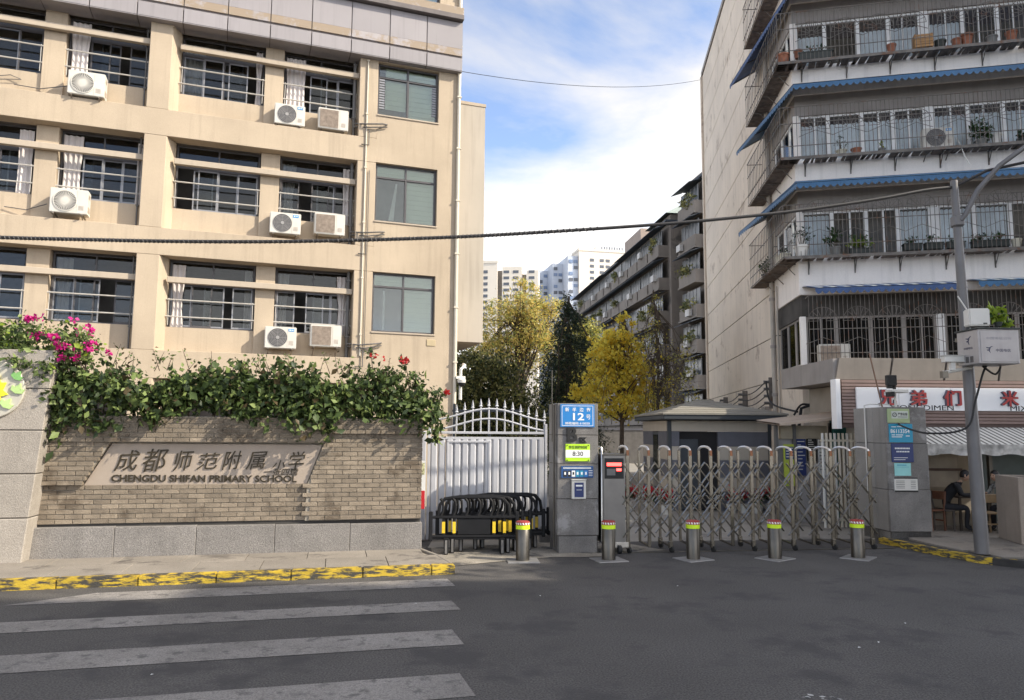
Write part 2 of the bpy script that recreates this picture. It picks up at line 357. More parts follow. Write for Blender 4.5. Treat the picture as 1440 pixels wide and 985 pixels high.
# crosswalk: worn white stripes
cw = struct(bpy.data.objects.new('crosswalk', None)); COL.objects.link(cw)
CF = Frame((-0.78, 10.78), 14.0)
for k, (ux, y0, y1) in enumerate([(0.0, 10.80, 11.36), (0.17, 9.41, 9.92), (0.31, 7.92, 8.53), (0.50, 6.43, 7.05)]):
    P = Frame((-0.78 + ux, y0), 14.0); w = (y1 - y0) * 0.97
    left = -5.65 if k == 0 else -16
    me = MB().add([P.w(left, 0, 0.005), P.w(0.0, 0, 0.005), P.w(-0.03, w, 0.005), P.w(left + (0.9 if k == 0 else 0), w, 0.005)], [(0, 1, 2, 3)])
    me.build('stripe', WHITEPAINT, cw)
P = Frame((2.55, 6.42), 8); sm = MB(); nr = random.Random(3)
for i in range(90):
    a, b = nr.gauss(.05, .16), nr.gauss(-.15, .10); r = nr.uniform(0.006, 0.03)
    sm.add([P.w(a + r * math.cos(t) * nr.uniform(.5, 1.9), b + r * math.sin(t) * nr.uniform(.5, 1.2), 0.004 + i * 1e-5) for t in [j * 1.05 for j in range(6)]], [tuple(range(6))])
struct(sm.build('paint_splash', mat('spilled_white_paint', (0.5, 0.49, 0.47), 0.9, var=0.3, vs=14, dirt=(0.06, 0.06, 0.06), dirt_amt=0.55, ds=9)))
for i, (x, y) in enumerate([(3.6, 7.9), (3.9, 8.1), (4.6, 8.9), (0.4, 10.2), (-1.2, 9.7), (2.4, 10.9), (-3.2, 6.9)]):
    q = Frame((x, y), 40 * i); sm = MB().add([q.w(a, b, 0.006 + c) for a, b, c in ((-.018, 0, 0), (0, -.012, .006), (.02, .003, .002), (0, .014, .008))], [(0, 1, 2, 3)])
    o = sm.build('paper_scrap', WHITE); tag(o, 'tiny white scrap of litter on the asphalt, ' + ('in front of the middle bollard', 'a step behind the foremost right scrap', 'furthest right on the open road', 'near the first bollard', 'on the second white stripe', 'nearest to the row of bollards', 'between two stripes at the left')[i], 'litter', 'litter specks on the asphalt')

# left pavement, its kerb stones and a drain slab
zt = 0.13
pv = struct(bpy.data.objects.new('pavement', None)); COL.objects.link(pv)
MB().slab([W2(SF, -14, 0.16), W2(SF, -0.02, 0.16), W2(SF, -0.06, 1.0), W2(SF, -0.32, 1.98), W2(SF, -14, 1.98)], -0.05, zt - 0.035).build('bed', JOINT, pv)
ps = MB()
for i in range(15):
    for j in range(2):
        u0 = -0.05 - i * 0.95 - (0.3 if j else 0); u1 = u0 - 0.94
        o = -0.0 - (0.27 if j else 0.02)
        MB().slab([W2(SF, u1, 0.19 + j * 0.88), W2(SF, min(u0, o), 0.19 + j * 0.88), W2(SF, min(u0, o - (.02 if not j else .06)), 1.065 + j * 0.88), W2(SF, u1, 1.065 + j * 0.88)], 0.05, zt + rng.uniform(-.002, .002)).build('paving_slab', SLABTOP, pv, bevel=0.004)
kb = struct(bpy.data.objects.new('kerb', None)); COL.objects.link(kb)
for i in range(14):
    u1 = -i * 1.03; m = KERBK if i in () else KERBY
    b = MB(); F0, F1 = u1 - 1.02, u1 - 0.0
    if i == 0: F0, F1 = -0.36, 0.0
    else: F0, F1 = -0.37 - i * 1.03 + 0.01, -0.37 - (i - 1) * 1.03
    b.slab([W2(SF, F0, 0), W2(SF, F1, 0), W2(SF, F1, 0.185), W2(SF, F0, 0.185)], -0.05, zt + 0.008 + rng.uniform(-.003, .003))
    b.build('kerb_stone', m, kb, bevel=0.012, seg=2)
b = MB(); b.slab([W2(SF, -0.045, 0.19), W2(SF, 0, 0.19), W2(SF, -0.10, 1.0), W2(SF, -0.36, 1.95), W2(SF, -0.44, 1.95), W2(SF, -0.16, 1.0)], -0.05, zt + 0.004)
b.build('edge_stone', SLABTOP, kb, bevel=0.008)

# right pavement with a rounded corner kerb
KR = [(7.42, 15.25), (7.55, 14.72), (7.66, 14.2), (7.78, 13.65), (7.93, 13.2), (8.15, 12.82), (8.5, 12.52), (9.1, 12.28), (9.9, 12.12), (11.0, 12.0), (12.4, 11.92), (14.0, 11.9), (16, 11.95)]
zr = 0.11
pr = struct(bpy.data.objects.new('pavement', None)); COL.objects.link(pr)
def off(pl, d):
    out = []
    for i, p in enumerate(pl):
        a = Vector(pl[max(i - 1, 0)]); b_ = Vector(pl[min(i + 1, len(pl) - 1)]); t = (b_ - a).normalized(); out.append((p[0] - t.y * d, p[1] + t.x * d))
    return out
KI = off(KR, 0.16)
MB().slab(KI + [(18, 12.1), (18, 20), (9, 20.5), (8.35, 18.0), (7.9, 16.2)], -0.05, zr - 0.03).build('bed', JOINTD, pr)
for j in range(7):
    for i in range(9):
        x0, y0 = 8.0 + i * 1.0, 12.3 + j * 0.72
        lx = 8.2 if y0 > 13.3 else 8.45 if y0 > 12.9 else 8.95 if y0 > 12.5 else 9.6
        lx += -0.12 if y0 > 14 else 0
        if x0 + 1.0 < lx: continue
        MB().slab([(max(x0, lx), y0), (x0 + 0.992, y0), (x0 + 0.992, y0 + 0.712), (max(x0, lx - .12), y0 + 0.712)], 0.0, zr + rng.uniform(-.0015, .0015)).build('paving_slab', SLABTOP, pr, bevel=0.004)
MB().slab([(8.0, 17.36), (18, 17.36), (18, 20), (8.6, 20)], 0.0, zr + 0.001).build('shop_floor', mat('shop_floor_tile', (0.30, 0.27, 0.23), 0.5, var=0.1), pr)
kr = struct(bpy.data.objects.new('kerb', None)); COL.objects.link(kr)
for i in range(len(KR) - 1):
    b = MB(); b.slab([KR[i], KR[i + 1], KI[i + 1], KI[i]], -0.05, zr + 0.006)
    b.build('kerb_stone', KERBY if i < 5 or i == 7 else KERBK, kr, bevel=0.01, seg=2)

# ---------------------------------------------------------------- sign wall
WF = Frame((-1.558, 13.275), 12.6)
wall = thing('sign_wall', 'grey brick school wall with a slanted stone name plaque under a leafy hedge', 'wall', WF.w(0, 0, 0), WF.a)
MB().box(-6.2, -0.03, 0.16, 0.42, 0.05, 2.40).build('core', JOINT, wall)
MB().box(-6.2, -0.03, 0.106, 0.17, 0.65, 1.25).build('bedding', JOINT, wall)
MB().box(-6.2, -0.03, 0.11, 0.158, 0.56, 0.648).build('shadow_strip', JOINTD, wall)  # dark strip coloured as the shade between bricks and base
for i in range(5):     # granite base course
    u0 = -6.2 + i * 1.24
    MB().box(u0 + 0.003, u0 + 1.237, 0.0, 0.4, 0.06, 0.575 + 0.012 * (5 - i) * 0.6).build('base_block', GRAN, wall, bevel=0.008)
def prs(z): return -1.99 + (z - 1.23) * (0.335 / 0.92)       # slanted left edge of the right panel
def pls(z): return -5.49 + (z - 1.27) * (0.38 / 0.68)        # slanted left edge of the plaque
MB().prism([(-2.0, 0.645), (-0.03, 0.645), (-0.03, 2.16), (prs(2.16), 2.16), (prs(1.24), 1.24)], 0.052, 0.2).build('panel_bedding', JOINT, wall)
MB().prism([(-6.0, 1.965), (-1.73, 1.965), (-1.65, 2.17), (-0.03, 2.17), (-0.03, 2.39), (-6.0, 2.39)], -0.012, 0.2).build('band_bedding', JOINT, wall)
MB().prism([(-6.0, 1.30), (-5.5, 1.30), (pls(1.96) - .01, 1.96), (-6.0, 1.96)], 0.022, 0.2).build('side_bedding', JOINT, wall)
pitch, bl, gap = 0.0775, 0.262, 0.010
bm_cache = {}
cands = []
z = 0.655; r = 0
while z < 2.36:
    z1 = min(z + pitch - gap, 2.388); zc = (z + z1) / 2
    x = -6.12 + (r % 2) * bl * 0.5 + rng.uniform(-.01, .01)
    if r % 2: cands.append((-6.12, x - gap, z, z1))
    while x < -0.03:
        x1 = min(x + bl - gap, -0.022)
        if x1 - x > 0.04: cands.append((x, x1, z, z1))
        x += bl
    z += pitch; r += 1
bricks = []
for x, x1, z, z1 in cands:
    zc = (z + z1) / 2; segs = []
    if zc < 1.26: segs = [(x, x1, 0.085)]
    elif zc < 1.955:
        a, b_ = pls(zc) - 0.012, prs(zc) + 0.004
        if x < a: segs.append((x, min(x1, a), 0.0))
        if x1 > b_: segs.append((max(x, b_), x1, 0.030))
    elif zc < 2.16:
        b_ = prs(zc) + 0.004
        if x < b_ - .02: segs.append((x, min(x1, b_ - .02), -0.035))
        if x1 > b_: segs.append((max(x, b_), x1, 0.030))
    else: segs = [(x, x1, -0.035)]
    if zc < 1.26 and x1 > prs(1.25):
        segs = [(x, x1, 0.030)] if x > prs(1.25) - 0.1 else segs
    for a, b_, y in segs:
        if b_ - a > 0.03: bricks.append((a, b_, z, z1, y + rng.uniform(-.004, .004)))
bricks.sort(key=lambda q: (q[2] > 2.0, -(q[1] - q[0])))
def bmesh_brick(a, b_, z, z1):
    k = (round(b_ - a, 2), round(z1 - z, 3))
    if k not in bm_cache: bm_cache[k] = MB().box(-(b_ - a) / 2, (b_ - a) / 2, 0, 0.09, -(z1 - z) / 2, (z1 - z) / 2).mesh('brick', BRICK, bevel=0.004)
    return bm_cache[k]
for q in bricks[:298]:
    put('brick', bmesh_brick(*q[:4]), wall, ((q[0] + q[1]) / 2, q[4], (q[2] + q[3]) / 2), (rng.uniform(-.006, .006), 0, rng.uniform(-.008, .008)))
bb = MB()
for q in bricks[298:]: bb.box(q[0], q[1], q[4], q[4] + 0.09, q[2], q[3])
stuff(bb.build('brickwork', BRICK, wall, bevel=0.003))
MB().prism([(pls(1.262) + 0.004, 1.262), (prs(1.262) - 0.012, 1.262), (prs(1.93) - 0.012, 1.935), (pls(1.95) + 0.006, 1.95)], 0.095, 0.2).build('plaque', PLAQ, wall, bevel=0.006)
for ch, u, zc, w, h in (('成', -4.86, 1.665, .40, .33), ('都', -4.42, 1.675, .40, .37), ('师', -3.99, 1.665, .33, .33), ('范', -3.60, 1.655, .38, .27), ('附', -3.23, 1.67, .32, .31), ('属', -2.83, 1.665, .36, .29), ('小', -2.47, 1.59, .20, .16), ('学', -2.17, 1.655, .29, .32)):
    text('lettering', ch, w, h, BRONZE, wall, (u, 0.095, zc), (R_(90), R_(-3), 0), ext=0.02, bold=0.0, shear=0.28)
text('lettering', '一张四逵', 0.56, 0.12, BRONZE, wall, (-2.42, 0.095, 1.47), ext=0.012, bold=0.0, shear=0.25)
text('lettering', 'CHENGDU SHIFAN PRIMARY SCHOOL', 2.92, 0.115, BRONZE, wall, (-3.62, 0.095, 1.365), (R_(90), R_(0.6), 0), ext=0.018, bold=0.022)

# left granite pillar with a round emblem
lp = thing('granite_pillar', 'sloping pale granite pillar with a round leaf emblem at the left edge of the wall', 'pillar', WF.w(0, 0, 0), WF.a)
def lpe(z): return -6.165 + (z - 0.13) * (0.26 / 3.2)
cs = [0.06, 0.80, 1.475, 2.15, 2.80, 3.42]
MB().prism([(-9.2, 0.06), (lpe(0.06) - 0.02, 0.06), (lpe(3.40) - 0.02, 3.40), (-9.2, 3.40)], -0.28, 0.38).build('core', JOINTD, lp)
for i in range(5):
    a, b_ = cs[i] + 0.006, cs[i + 1] - 0.006
    for u0, u1 in ((-7.72, None), (-9.2, -7.732)):
        e0, e1 = (lpe(a), lpe(b_)) if u1 is None else (u1, u1)
        MB().prism([(u0, a), (e0, a), (e1, b_), (u0, b_)], -0.30, 0.40).build('granite_slab', GRANL, lp, bevel=0.012)
em = MB(); em.ring(0.0, 0.455, -0.345, -0.29, 40, (-6.74, 2.785)); 
emb = em.build('emblem', mat('emblem_disc', (0.46, 0.43, 0.36), 0.5, var=0.05), lp, bevel=0.012)
def leaf3(cx_, cz_, s, a, m):
    b = MB()
    for k in (-0.75, 0, 0.75):
        d = a + k; L_ = s * (1.0 if k == 0 else 0.82); w = s * 0.26
        tip = (cx_ + L_ * math.cos(d), cz_ + L_ * math.sin(d)); md = (cx_ + L_ * .55 * math.cos(d), cz_ + L_ * .55 * math.sin(d)); nx, nz = -math.sin(d) * w, math.cos(d) * w
        b.prism([(cx_, cz_), (md[0] - nx, md[1] - nz), tip, (md[0] + nx, md[1] + nz)], -0.375 - 0.002 * k, -0.34)
    b.build('emblem_leaf', m, emb)
EG = mat('emblem_green', (0.20, 0.42, 0.13), 0.5); EY = mat('emblem_yellow', (0.80, 0.72, 0.03), 0.5); EP = mat('emblem_purple', (0.30, 0.26, 0.36), 0.5)
ELG = mat('emblem_pale_green', (0.42, 0.58, 0.22), 0.5)
for cx_, cz_, s, a, m in ((-6.43, 2.94, .15, 1.0, EG), (-6.40, 2.72, .17, 1.2, ELG), (-6.55, 2.50, .17, 1.0, ELG), (-6.72, 2.76, .27, 1.35, EY), (-6.70, 2.74, .2, -.2, EY), (-6.74, 2.62, .18, -1.0, EP), (-7.02, 2.95, .15, 2.0, EG), (-7.06, 2.72, .16, 2.4, ELG), (-6.95, 2.5, .16, 3.0, ELG)):
    leaf3(cx_, cz_, s, a, m)

# ---------------------------------------------------------------- white double gate
D = Frame((0.55, 15.2), 6)
g = thing('metal_gate', 'white metal gate with an arched top rail and spear points behind the black barriers', 'gate', D.w(0, 0, 0), D.a)
gt = lambda u: 2.20 + 0.24 * (0.5 + 0.5 * math.cos(math.pi * min(1, abs(u + 0.99) / 1.25)))          # upper arch
gt2 = lambda u: gt(u) - 0.0 + 0.0
fr = MB()
for z, h in ((0.16, .08), (2.02, .05), (2.13, .05)): fr.box(-2.24, 0.17, -0.02, 0.03, z, z + h)
for u in (-2.24, 0.13): fr.box(u, u + 0.05, -0.03, 0.04, 0.05, 2.26 if u < -1 else 2.34)
fr.build('gate_frame', WHM, g, bevel=0.005)
for dz in (0.0, 0.20):
    b = MB(); us = [-2.2 + i * 0.098 for i in range(25)]
    b.tube([(u, 0, gt(u) + dz) for u in us], 0.022, 6); b.build('arched_rail', WHM, g, smooth=True)
sp = MB().lathe([(0.004, 0), (0.018, 0.012), (0.012, 0.03), (0.04, 0.055), (0.018, 0.08), (0.026, 0.10), (0.002, 0.21)], 8).mesh('spear_point', WHM, smooth=True)
sk = MB().cyl((0, 0, 0), (0, 0, 1), 0.018, 6).mesh('baluster', WHM)
for i in range(12):
    u = -1.67 + i * 0.163; zt_ = gt(u) + 0.20
    put('spear_point', sp, g, (u, 0, zt_ + 0.01)); put('baluster', sk, g, (u, 0, 2.15), scale=(1, 1, zt_ - 2.15))
pm = MB().prism([(0.004, 0.2), (0.146, 0.2), (0.146, 2.03), (0.004, 2.03)], 0.0, 0.02)
pm.add([(0.004, 0.0, 0.2), (0.035, -0.028, 0.2), (0.115, -0.028, 0.2), (0.146, 0.0, 0.2), (0.004, 0.0, 2.03), (0.035, -0.028, 2.03), (0.115, -0.028, 2.03), (0.146, 0.0, 2.03)], [(0, 1, 5, 4), (1, 2, 6, 5), (2, 3, 7, 6), (4, 5, 6, 7), (3, 2, 1, 0)])
pmm = pm.mesh('gate_panel', WHM)
for i in range(15):
    put('gate_panel', pmm, g, (-2.19 + i * 0.1555, 0.002, 0), scale=(1.03, 1, 1))
b = MB()
for x0, x1, z0, z1 in ((-1.86, -1.82, 0.2, 1.99), (-1.02, -0.98, 0.2, 1.99), (-1.86, -0.98, 1.955, 1.995)): b.box(x0, x1, -0.042, 0.0, z0, z1)
b.build('wicket_door', WHM, g, bevel=0.004)
MB().box(-2.40, -2.27, -0.1, 0.25, 0.05, 2.18).build('hinge_post', WHM, g, bevel=0.01)
MB().box(0.0, 0.7, -0.22, 0.0, 0.0, 0.16).box(0.05, 0.6, -0.12, 0.1, 0.16, 0.3).build('foot_block', GRAND, g, bevel=0.01)

# red banner leaning between the wall and the gate
b = MB(); b.box(-0.07, 0.06, -0.01, 0.01, 0.72, 1.62); rb = b.build('notice_strip', WHITE)
rb.location = D.w(-2.33, -0.75, 0); rb.rotation_euler = (0, 0, D.a)
tag(rb, 'narrow white and red strip panel squeezed between brick wall and white gate', 'sign')
MB().box(-0.068, 0.058, -0.014, -0.009, 0.30 + .42, 1.06).build('red_field', mat('banner_red', (0.55, 0.02, 0.03), 0.5), rb)
MB().box(-0.055, 0.05, -0.014, -0.009, 1.36, 1.58).build('picture', mat('banner_picture', (0.30, 0.12, 0.08), 0.6, var=0.9, vs=22, col2=(0.5, 0.5, 0.3)), rb)

# ---------------------------------------------------------------- pillar with the house number
G = Frame((0.836, 13.66), 8.4)
p12 = thing('gate_pillar', 'dark granite gate pillar carrying the blue number plate, left of the folding gate', 'pillar', G.w(0, 0, 0), G.a)
MB().box(0.03, 0.765, 0.03, 0.70, 0, 2.70).build('core', JOINTD, p12)
zs = [0.0, 0.314, 0.972, 1.60, 2.128, 2.715]
for i in range(5):
    a, b_ = zs[i] + 0.004, zs[i + 1] - 0.004; k = 0.012 if i else 0.035
    MB().box(0.0 + k, 0.79 - k, -0.01 + k, 0.06, a, b_).build('granite_slab', GRAND, p12, bevel=0.007)
    MB().box(-0.015 + k, 0.06, 0.063, 0.73, a, b_).build('granite_slab', GRAND, p12, bevel=0.007)
    MB().box(0.74, 0.79 - k, 0.063, 0.73, a, b_).build('granite_slab', GRAND, p12, bevel=0.007)
MB().cyl((-0.035, 0.10, 0.1), (-0.035, 0.10, 2.68), 0.017, 8).cyl((-0.02, 0.35, 2.0), (-0.02, 0.35, 3.35), 0.009, 6).build('conduit', STEELD, p12)

def board(name, label, cat, F, u0, u1, z0, z1, m, y=-0.012, t=0.02, bevel=0.004, rotz=0):
    o = thing(name, label, cat, F.w((u0 + u1) / 2, y, (z0 + z1) / 2), F.a + rotz)
    MB().box(-(u1 - u0) / 2, (u1 - u0) / 2, -t, 0.0, -(z1 - z0) / 2, (z1 - z0) / 2).build('panel', m, o, bevel=bevel)
    return o, (u1 - u0), (z1 - z0)
FL = R_(90)
o, w, h = board('house_number_plate', 'blue street number plate with white 12 at the top of the pillar', 'sign', G, 0.06, 0.705, 2.275, 2.69, BLUE, y=0.0)
b = MB()
for x0, x1, z0, z1 in ((-.295, .295, .178, .186), (-.295, .295, -.186, -.178), (-.295, -.287, -.186, .186), (.287, .295, -.186, .186)): b.box(x0, x1, -0.024, -0.019, z0, z1)
b.build('border', WHITE, o)
for ch, x in zip('新半边街', (-.195, -.06, .075, .21)): text('lettering', ch, .075, .075, WHITE, o, (x, -0.021, .115), ext=0.003, bold=0.012)
text('lettering', '12', .21, .135, WHITE, o, (0.02, -0.021, -.015), ext=0.003, bold=0.02)
text('lettering', '号', .085, .09, WHITE, o, (0.205, -0.021, -.02), ext=0.003)
text('lettering', '邮政编码 610020', .46, .05, WHITE, o, (0.0, -0.021, -.138), ext=0.003, bold=0.01)
o = thing('gate_letters', 'raised black letter B with small character on the granite pillar', 'lettering', G.w(0.36, 0, 2.13), G.a)
text('lettering', 'B', .19, .27, INK, o, (-0.08, 0, 0.01), ext=0.035, bold=0.03); text('lettering', '区', .13, .10, INK, o, (0.13, 0, -0.09), ext=0.03, bold=0.012)
o, w, h = board('school_hours_sign', 'lime green sign showing 8:30 below the black letter B', 'sign', G, 0.158, 0.615, 1.651, 1.965, SGREEN, y=0.0)
MB().box(-.228, .228, -0.024, -0.0185, -.09, .05).build('band', WHITE, o)
text('lettering', '8:30', .20, .082, INK, o, (0.0, -0.022, -.02), ext=0.003, bold=0.015); text('lettering', '学生到校时间', .34, .062, mat('dark_green_ink', (0.05, 0.09, 0.02), 0.6), o, (0.0, -0.021, .098), ext=0.003, bold=0.01)
b = MB()
for x in (-.2, .2):
    for zz in (-.135, .135): b.cyl((x, -0.02, zz), (x, -0.032, zz), 0.010, 8)
b.build('bolt', INK, o)
o, w, h = board('health_notice', 'dark blue notice with a row of small icons on the pillar', 'sign', G, 0.075, 0.68, 1.352, 1.565, mat('notice_blue', (0.02, 0.07, 0.20), 0.4), y=0.0)
for k in range(6):
    MB().box(-.26 + k * .078, -.26 + k * .078 + .062, -0.0235, -0.018, -.085, .025).build('icon_panel', (INK, INK, WHITE, TEAL, TEAL, BLUE)[k], o)
    MB().box(-.245 + k * .078, -.245 + k * .078 + .03, -0.026, -0.022, -.05, .0).build('icon', (WHITE, WHITE, INK, WHITE, WHITE, WHITE)[k], o)
b = MB()
for k in range(24):
    x = -.26 + k * .0218
    b.box(x, x + .014, -0.0235, -0.018, .06, .082)
for k in range(4): b.box(.215, .285, -0.0235, -0.018, -.07 + k * .03, -.062 + k * .03)
b.build('print_line', WHITE, o)
o = thing('card_reader', 'white framed wall box with dark blue front under the icon notice', 'wall box', G.w(0.397, 0, 1.155), G.a)
MB().box(-.13, .13, -0.07, 0.0, -.18, .155).box(-.14, .14, -0.09, 0, .155, .175).build('housing', OFFW, o, bevel=0.008)
MB().box(-.085, .085, -0.078, -0.069, -.145, .115).build('face', NAVY, o)
b = MB(); b.box(-.06, .06, -0.083, -0.077, .045, .075); b.box(-.05, .05, -0.083, -0.077, -.02, -.012); b.build('print_line', WHITE, o)

# ---------------------------------------------------------------- pillar to the right of the folding gate
H2 = Frame((7.70, 15.28), 3.0)
pr2 = thing('gate_pillar', 'grey granite gate pillar with teal and navy notices right of the folding gate', 'pillar', H2.w(0, 0, 0), H2.a)
MB().box(0.03, 0.86, 0.03, 1.25, 0, 2.72).build('core', JOINTD, pr2)
zs = [0.0, 0.22, 1.06, 2.0, 2.75]
for i in range(4):
    a, b_ = zs[i] + 0.004, zs[i + 1] - 0.004; k = 0.0 if i else 0.03; x1 = 0.89 - 0.012 * i
    MB().box(0.0 + k, x1 - k, 0.0 + k, 0.06, a, b_).build('granite_slab', GRAND, pr2, bevel=0.006)
    for y0, y1 in ((0.064, 0.5), (0.504, 1.28)): MB().box(-0.0 + k, 0.06, y0, y1, a, b_).build('granite_slab', mat('mid_granite', (0.25, 0.24, 0.225), 0.55, var=0.12, vs=1.5, bump=0.3, bs=150, fine=0.3, rv=0.08, streak=0.35), pr2, bevel=0.006)
MB().cyl((-0.03, 0.75, 0.9), (-0.03, 0.75, 2.8), 0.016, 8).tube([(-0.03, 0.75, 2.8), (0.1, .74, 2.83), (0.5, .7, 2.82)], 0.012, 6).build('conduit', OFFW, pr2)
o, w, h = board('parking_notice', 'pale green sign with black characters at the top of the right pillar', 'sign', H2, 0.03, 0.50, 2.42, 2.71, mat('pale_green_sign', (0.34, 0.42, 0.22), 0.45, var=0.12, vs=3), y=0.0)
MB().box(-.15, .2, -0.024, -0.019, -.055, .095).build('field', mat('pale_grey_field', (0.55, 0.58, 0.52), 0.5), o)
text('lettering', '严禁吸烟', .20, .065, INK, o, (0.085, -0.0235, 0.035), ext=0.002, bold=0.012)
MB().ring(0.035, 0.047, -0.028, -0.023, 20, (-.085, .02)).build('prohibition_ring', INK, o); MB().bar((-.115, -0.026, -.01), (-.055, -0.026, .05), 0.01, 0.004).build('prohibition_bar', INK, o)
b = MB(); b.box(-.015, .185, -0.026, -0.023, -.03, -.018); b.build('print_line', INK, o)
o, w, h = board('phone_notice', 'teal sign with the white phone number on the right pillar', 'sign', H2, 0.05, 0.55, 2.02, 2.40, TEAL, y=0.0)
text('lettering', '86113354', .40, .08, WHITE, o, (-0.02, -0.021, .04), ext=0.002, bold=0.012)
b = MB()
for x0, x1, z0 in ((-.20, -.13, -.045), (-.11, .04, -.045), (-.20, .02, -.085), (.10, .18, -.065), (-.20, -.10, .12), (-.08, .1, .125)): b.box(x0, x1, -0.0235, -0.0185, z0, z0 + .016)
b.build('print_line', WHITE, o)
o, w, h = board('navy_notice', 'dark navy notice with two rows of white characters beneath the teal sign', 'sign', H2, 0.085, 0.545, 1.62, 2.0, NAVY, y=0.0)
b = MB()
for k in range(10): b.box(-.16 + k * .032, -.16 + k * .032 + .024, -0.0235, -0.0185, .075, .105)
for k in range(8): b.box(-.13 + k * .035, -.13 + k * .035 + .024, -0.0235, -0.0185, .01, .038)
b.box(-.19, .10, -0.0235, -0.0185, -.105, -.095); b.box(-.19, .05, -0.0235, -0.0185, -.145, -.135)
b.build('print_line', WHITE, o)
o, w, h = board('cyan_sheet', 'light cyan printed sheet below the navy notice', 'sign', H2, 0.135, 0.48, 1.345, 1.60, mat('cyan_paper', (0.30, 0.62, 0.60), 0.6, var=0.1), y=0.0, t=0.008, bevel=0)
b = MB(); b.box(-.12, .08, -0.0115, -0.0075, .08, .095); b.box(-.13, .13, -0.0115, -0.0075, .045, .05); b.build('print_line', TEAL, o)
o, w, h = board('white_notice', 'white notice with dark edges, lowest on the right pillar', 'sign', H2, 0.115, 0.605, 1.02, 1.31, OFFW, y=0.0, t=0.012)
b = MB(); b.box(-.245, .245, -0.0155, -0.0115, -.145, -.115); b.box(-.245, .245, -0.0155, -0.0115, .12, .145)
for k in range(5): b.box(-.21, -.03, -0.0155, -0.0115, .07 - k * .035, .078 - k * .035); b.box(.10, .2, -0.0155, -0.0115, .07 - k * .035, .078 - k * .035)
b.build('print_line', INK, o)
# ---------------------------------------------------------------- telescopic folding gate
Q = Frame((2.166, 13.799), 8.2)
fg = thing('folding_gate', 'stainless steel telescopic folding gate closed across the school entrance', 'gate', Q.w(0, 0, 0), Q.a)
GD, GS = 0.56, 0.4035
def portal_mesh():
    b = MB()
    for y in (0.0, GD): b.bar((0, y, 0.10 if y == 0 else 0.14), (0, y, 1.86), 0.062 if y == 0 else 0.046, 0.034)
    return b.mesh('post_pair', GATEM, bevel=0.004)
pp = portal_mesh()
ar = MB(); ar.tube([(0, GD / 2 - (GD / 2) * math.cos(a), 1.85 + 0.075 * math.sin(a)) for a in [i * math.pi / 8 for i in range(9)]], 0.024, 6); arm = ar.mesh('arch_cap', mat('arch_steel', (0.72, 0.71, 0.70), 0.35, 0.7, var=0.08), smooth=True)
ft = MB().bar((0, 0, 0.11), (0, GD, 0.13), 0.04, 0.03).mesh('foot_bar', GATEM)
cap = MB().box(-0.022, 0.022, -0.026, 0.026, 1.76, 1.86).mesh('cap_band', mat('cap_orange', (0.30, 0.12, 0.05), 0.5, var=0.2))
wh = MB().cyl((-0.02, 0, 0.055), (0.02, 0, 0.055), 0.055, 14).mesh('wheel', RUB, smooth=True)
wb = MB().box(-0.035, 0.035, -0.04, 0.04, 0.075, 0.20).mesh('wheel_fork', GATEM, bevel=0.006)
for i in range(13):
    u = i * GS - 0.02
    put('post_pair', pp, fg, (u, 0, 0)); put('arch_cap', arm, fg, (u, 0, 0)); put('foot_bar', ft, fg, (u, 0, 0)); put('cap_band', cap, fg, (u, 0, 0))
    if i % 2 == 0:
        for y in (0.0, GD): put('wheel_fork', wb, fg, (u, y, 0)); put('wheel', wh, fg, (u + 0.01, y - (0.03 if y == 0 else 0), 0), (0, 0, R_(20)))
hx, hz, ZR = GS * 0.76, 0.375, (0.655, 1.245)
up = MB().bar((-hx, 0, -hz), (hx, 0, hz), 0.018, 0.050, up=(0, 1, 0)).mesh('lattice_bar', GATEM, bevel=0.003)
dn = MB().bar((-hx, 0.024, hz), (hx, 0.024, -hz), 0.018, 0.050, up=(0, 1, 0)).mesh('lattice_bar', GATEM, bevel=0.003)
for y in (-0.034, GD - 0.034):
    for i in range(12):
        for zc in ZR:
            put('lattice_bar', up, fg, ((i + 0.5) * GS - 0.02, y, zc)); put('lattice_bar', dn, fg, ((i + 0.5) * GS - 0.02, y, zc))
pvm = MB().cyl((0, 0, 0), (0, 0.03, 0), 0.017, 6).mesh('pivot_bolt', STEELD)
for i in range(12):
    for zc in ZR:
        for y in (-0.05, GD - 0.05): put('pivot_bolt', pvm, fg, ((i + 0.5) * GS - 0.02, y, zc))
# drive head with its red display
hd = MB().box(-0.49, -0.07, -0.02, 0.55, 0.16, 1.76).build('drive_head', mat('head_steel', (0.17, 0.165, 0.16), 0.35, 0.8, var=0.1, streak=0.2), fg, bevel=0.015, seg=2)
MB().box(-0.50, -0.06, -0.03, 0.56, 1.76, 1.79).build('head_lid', STEELD, hd, bevel=0.006)
MB().box(-0.46, -0.10, -0.032, -0.018, 1.34, 1.71).build('display', INK, hd, bevel=0.004)
MB().box(-0.42, -0.145, -0.036, -0.031, 1.57, 1.63).box(-0.24, -0.145, -0.036, -0.031, 1.48, 1.525).build('display_glow', LED, hd)
MB().box(-0.42, -0.26, -0.0355, -0.031, 1.40, 1.52).build('display_field', mat('display_grey', (0.12, 0.12, 0.12), 0.3), hd)
MB().box(-0.30, -0.02, -0.05, 0.5, 0.10, 0.20).build('chassis', STEEL, hd, bevel=0.01)
for u, y in ((-0.20, -0.06), (-0.43, -0.04), (-0.2, 0.5)): MB().cyl((u - 0.03, y, 0.075), (u + 0.03, y, 0.075), 0.075, 16).build('drive_wheel', RUB, hd, smooth=True)
MB().tube([(-0.5, 0.02, 0.2), (-0.5, 0.02, 1.82), (-0.5, 0.06, 1.9), (-0.5, 0.30, 1.9), (-0.5, 0.34, 1.82), (-.5, .34, .2)], 0.02, 6).build('guide_hoop', STEEL, fg, smooth=True)
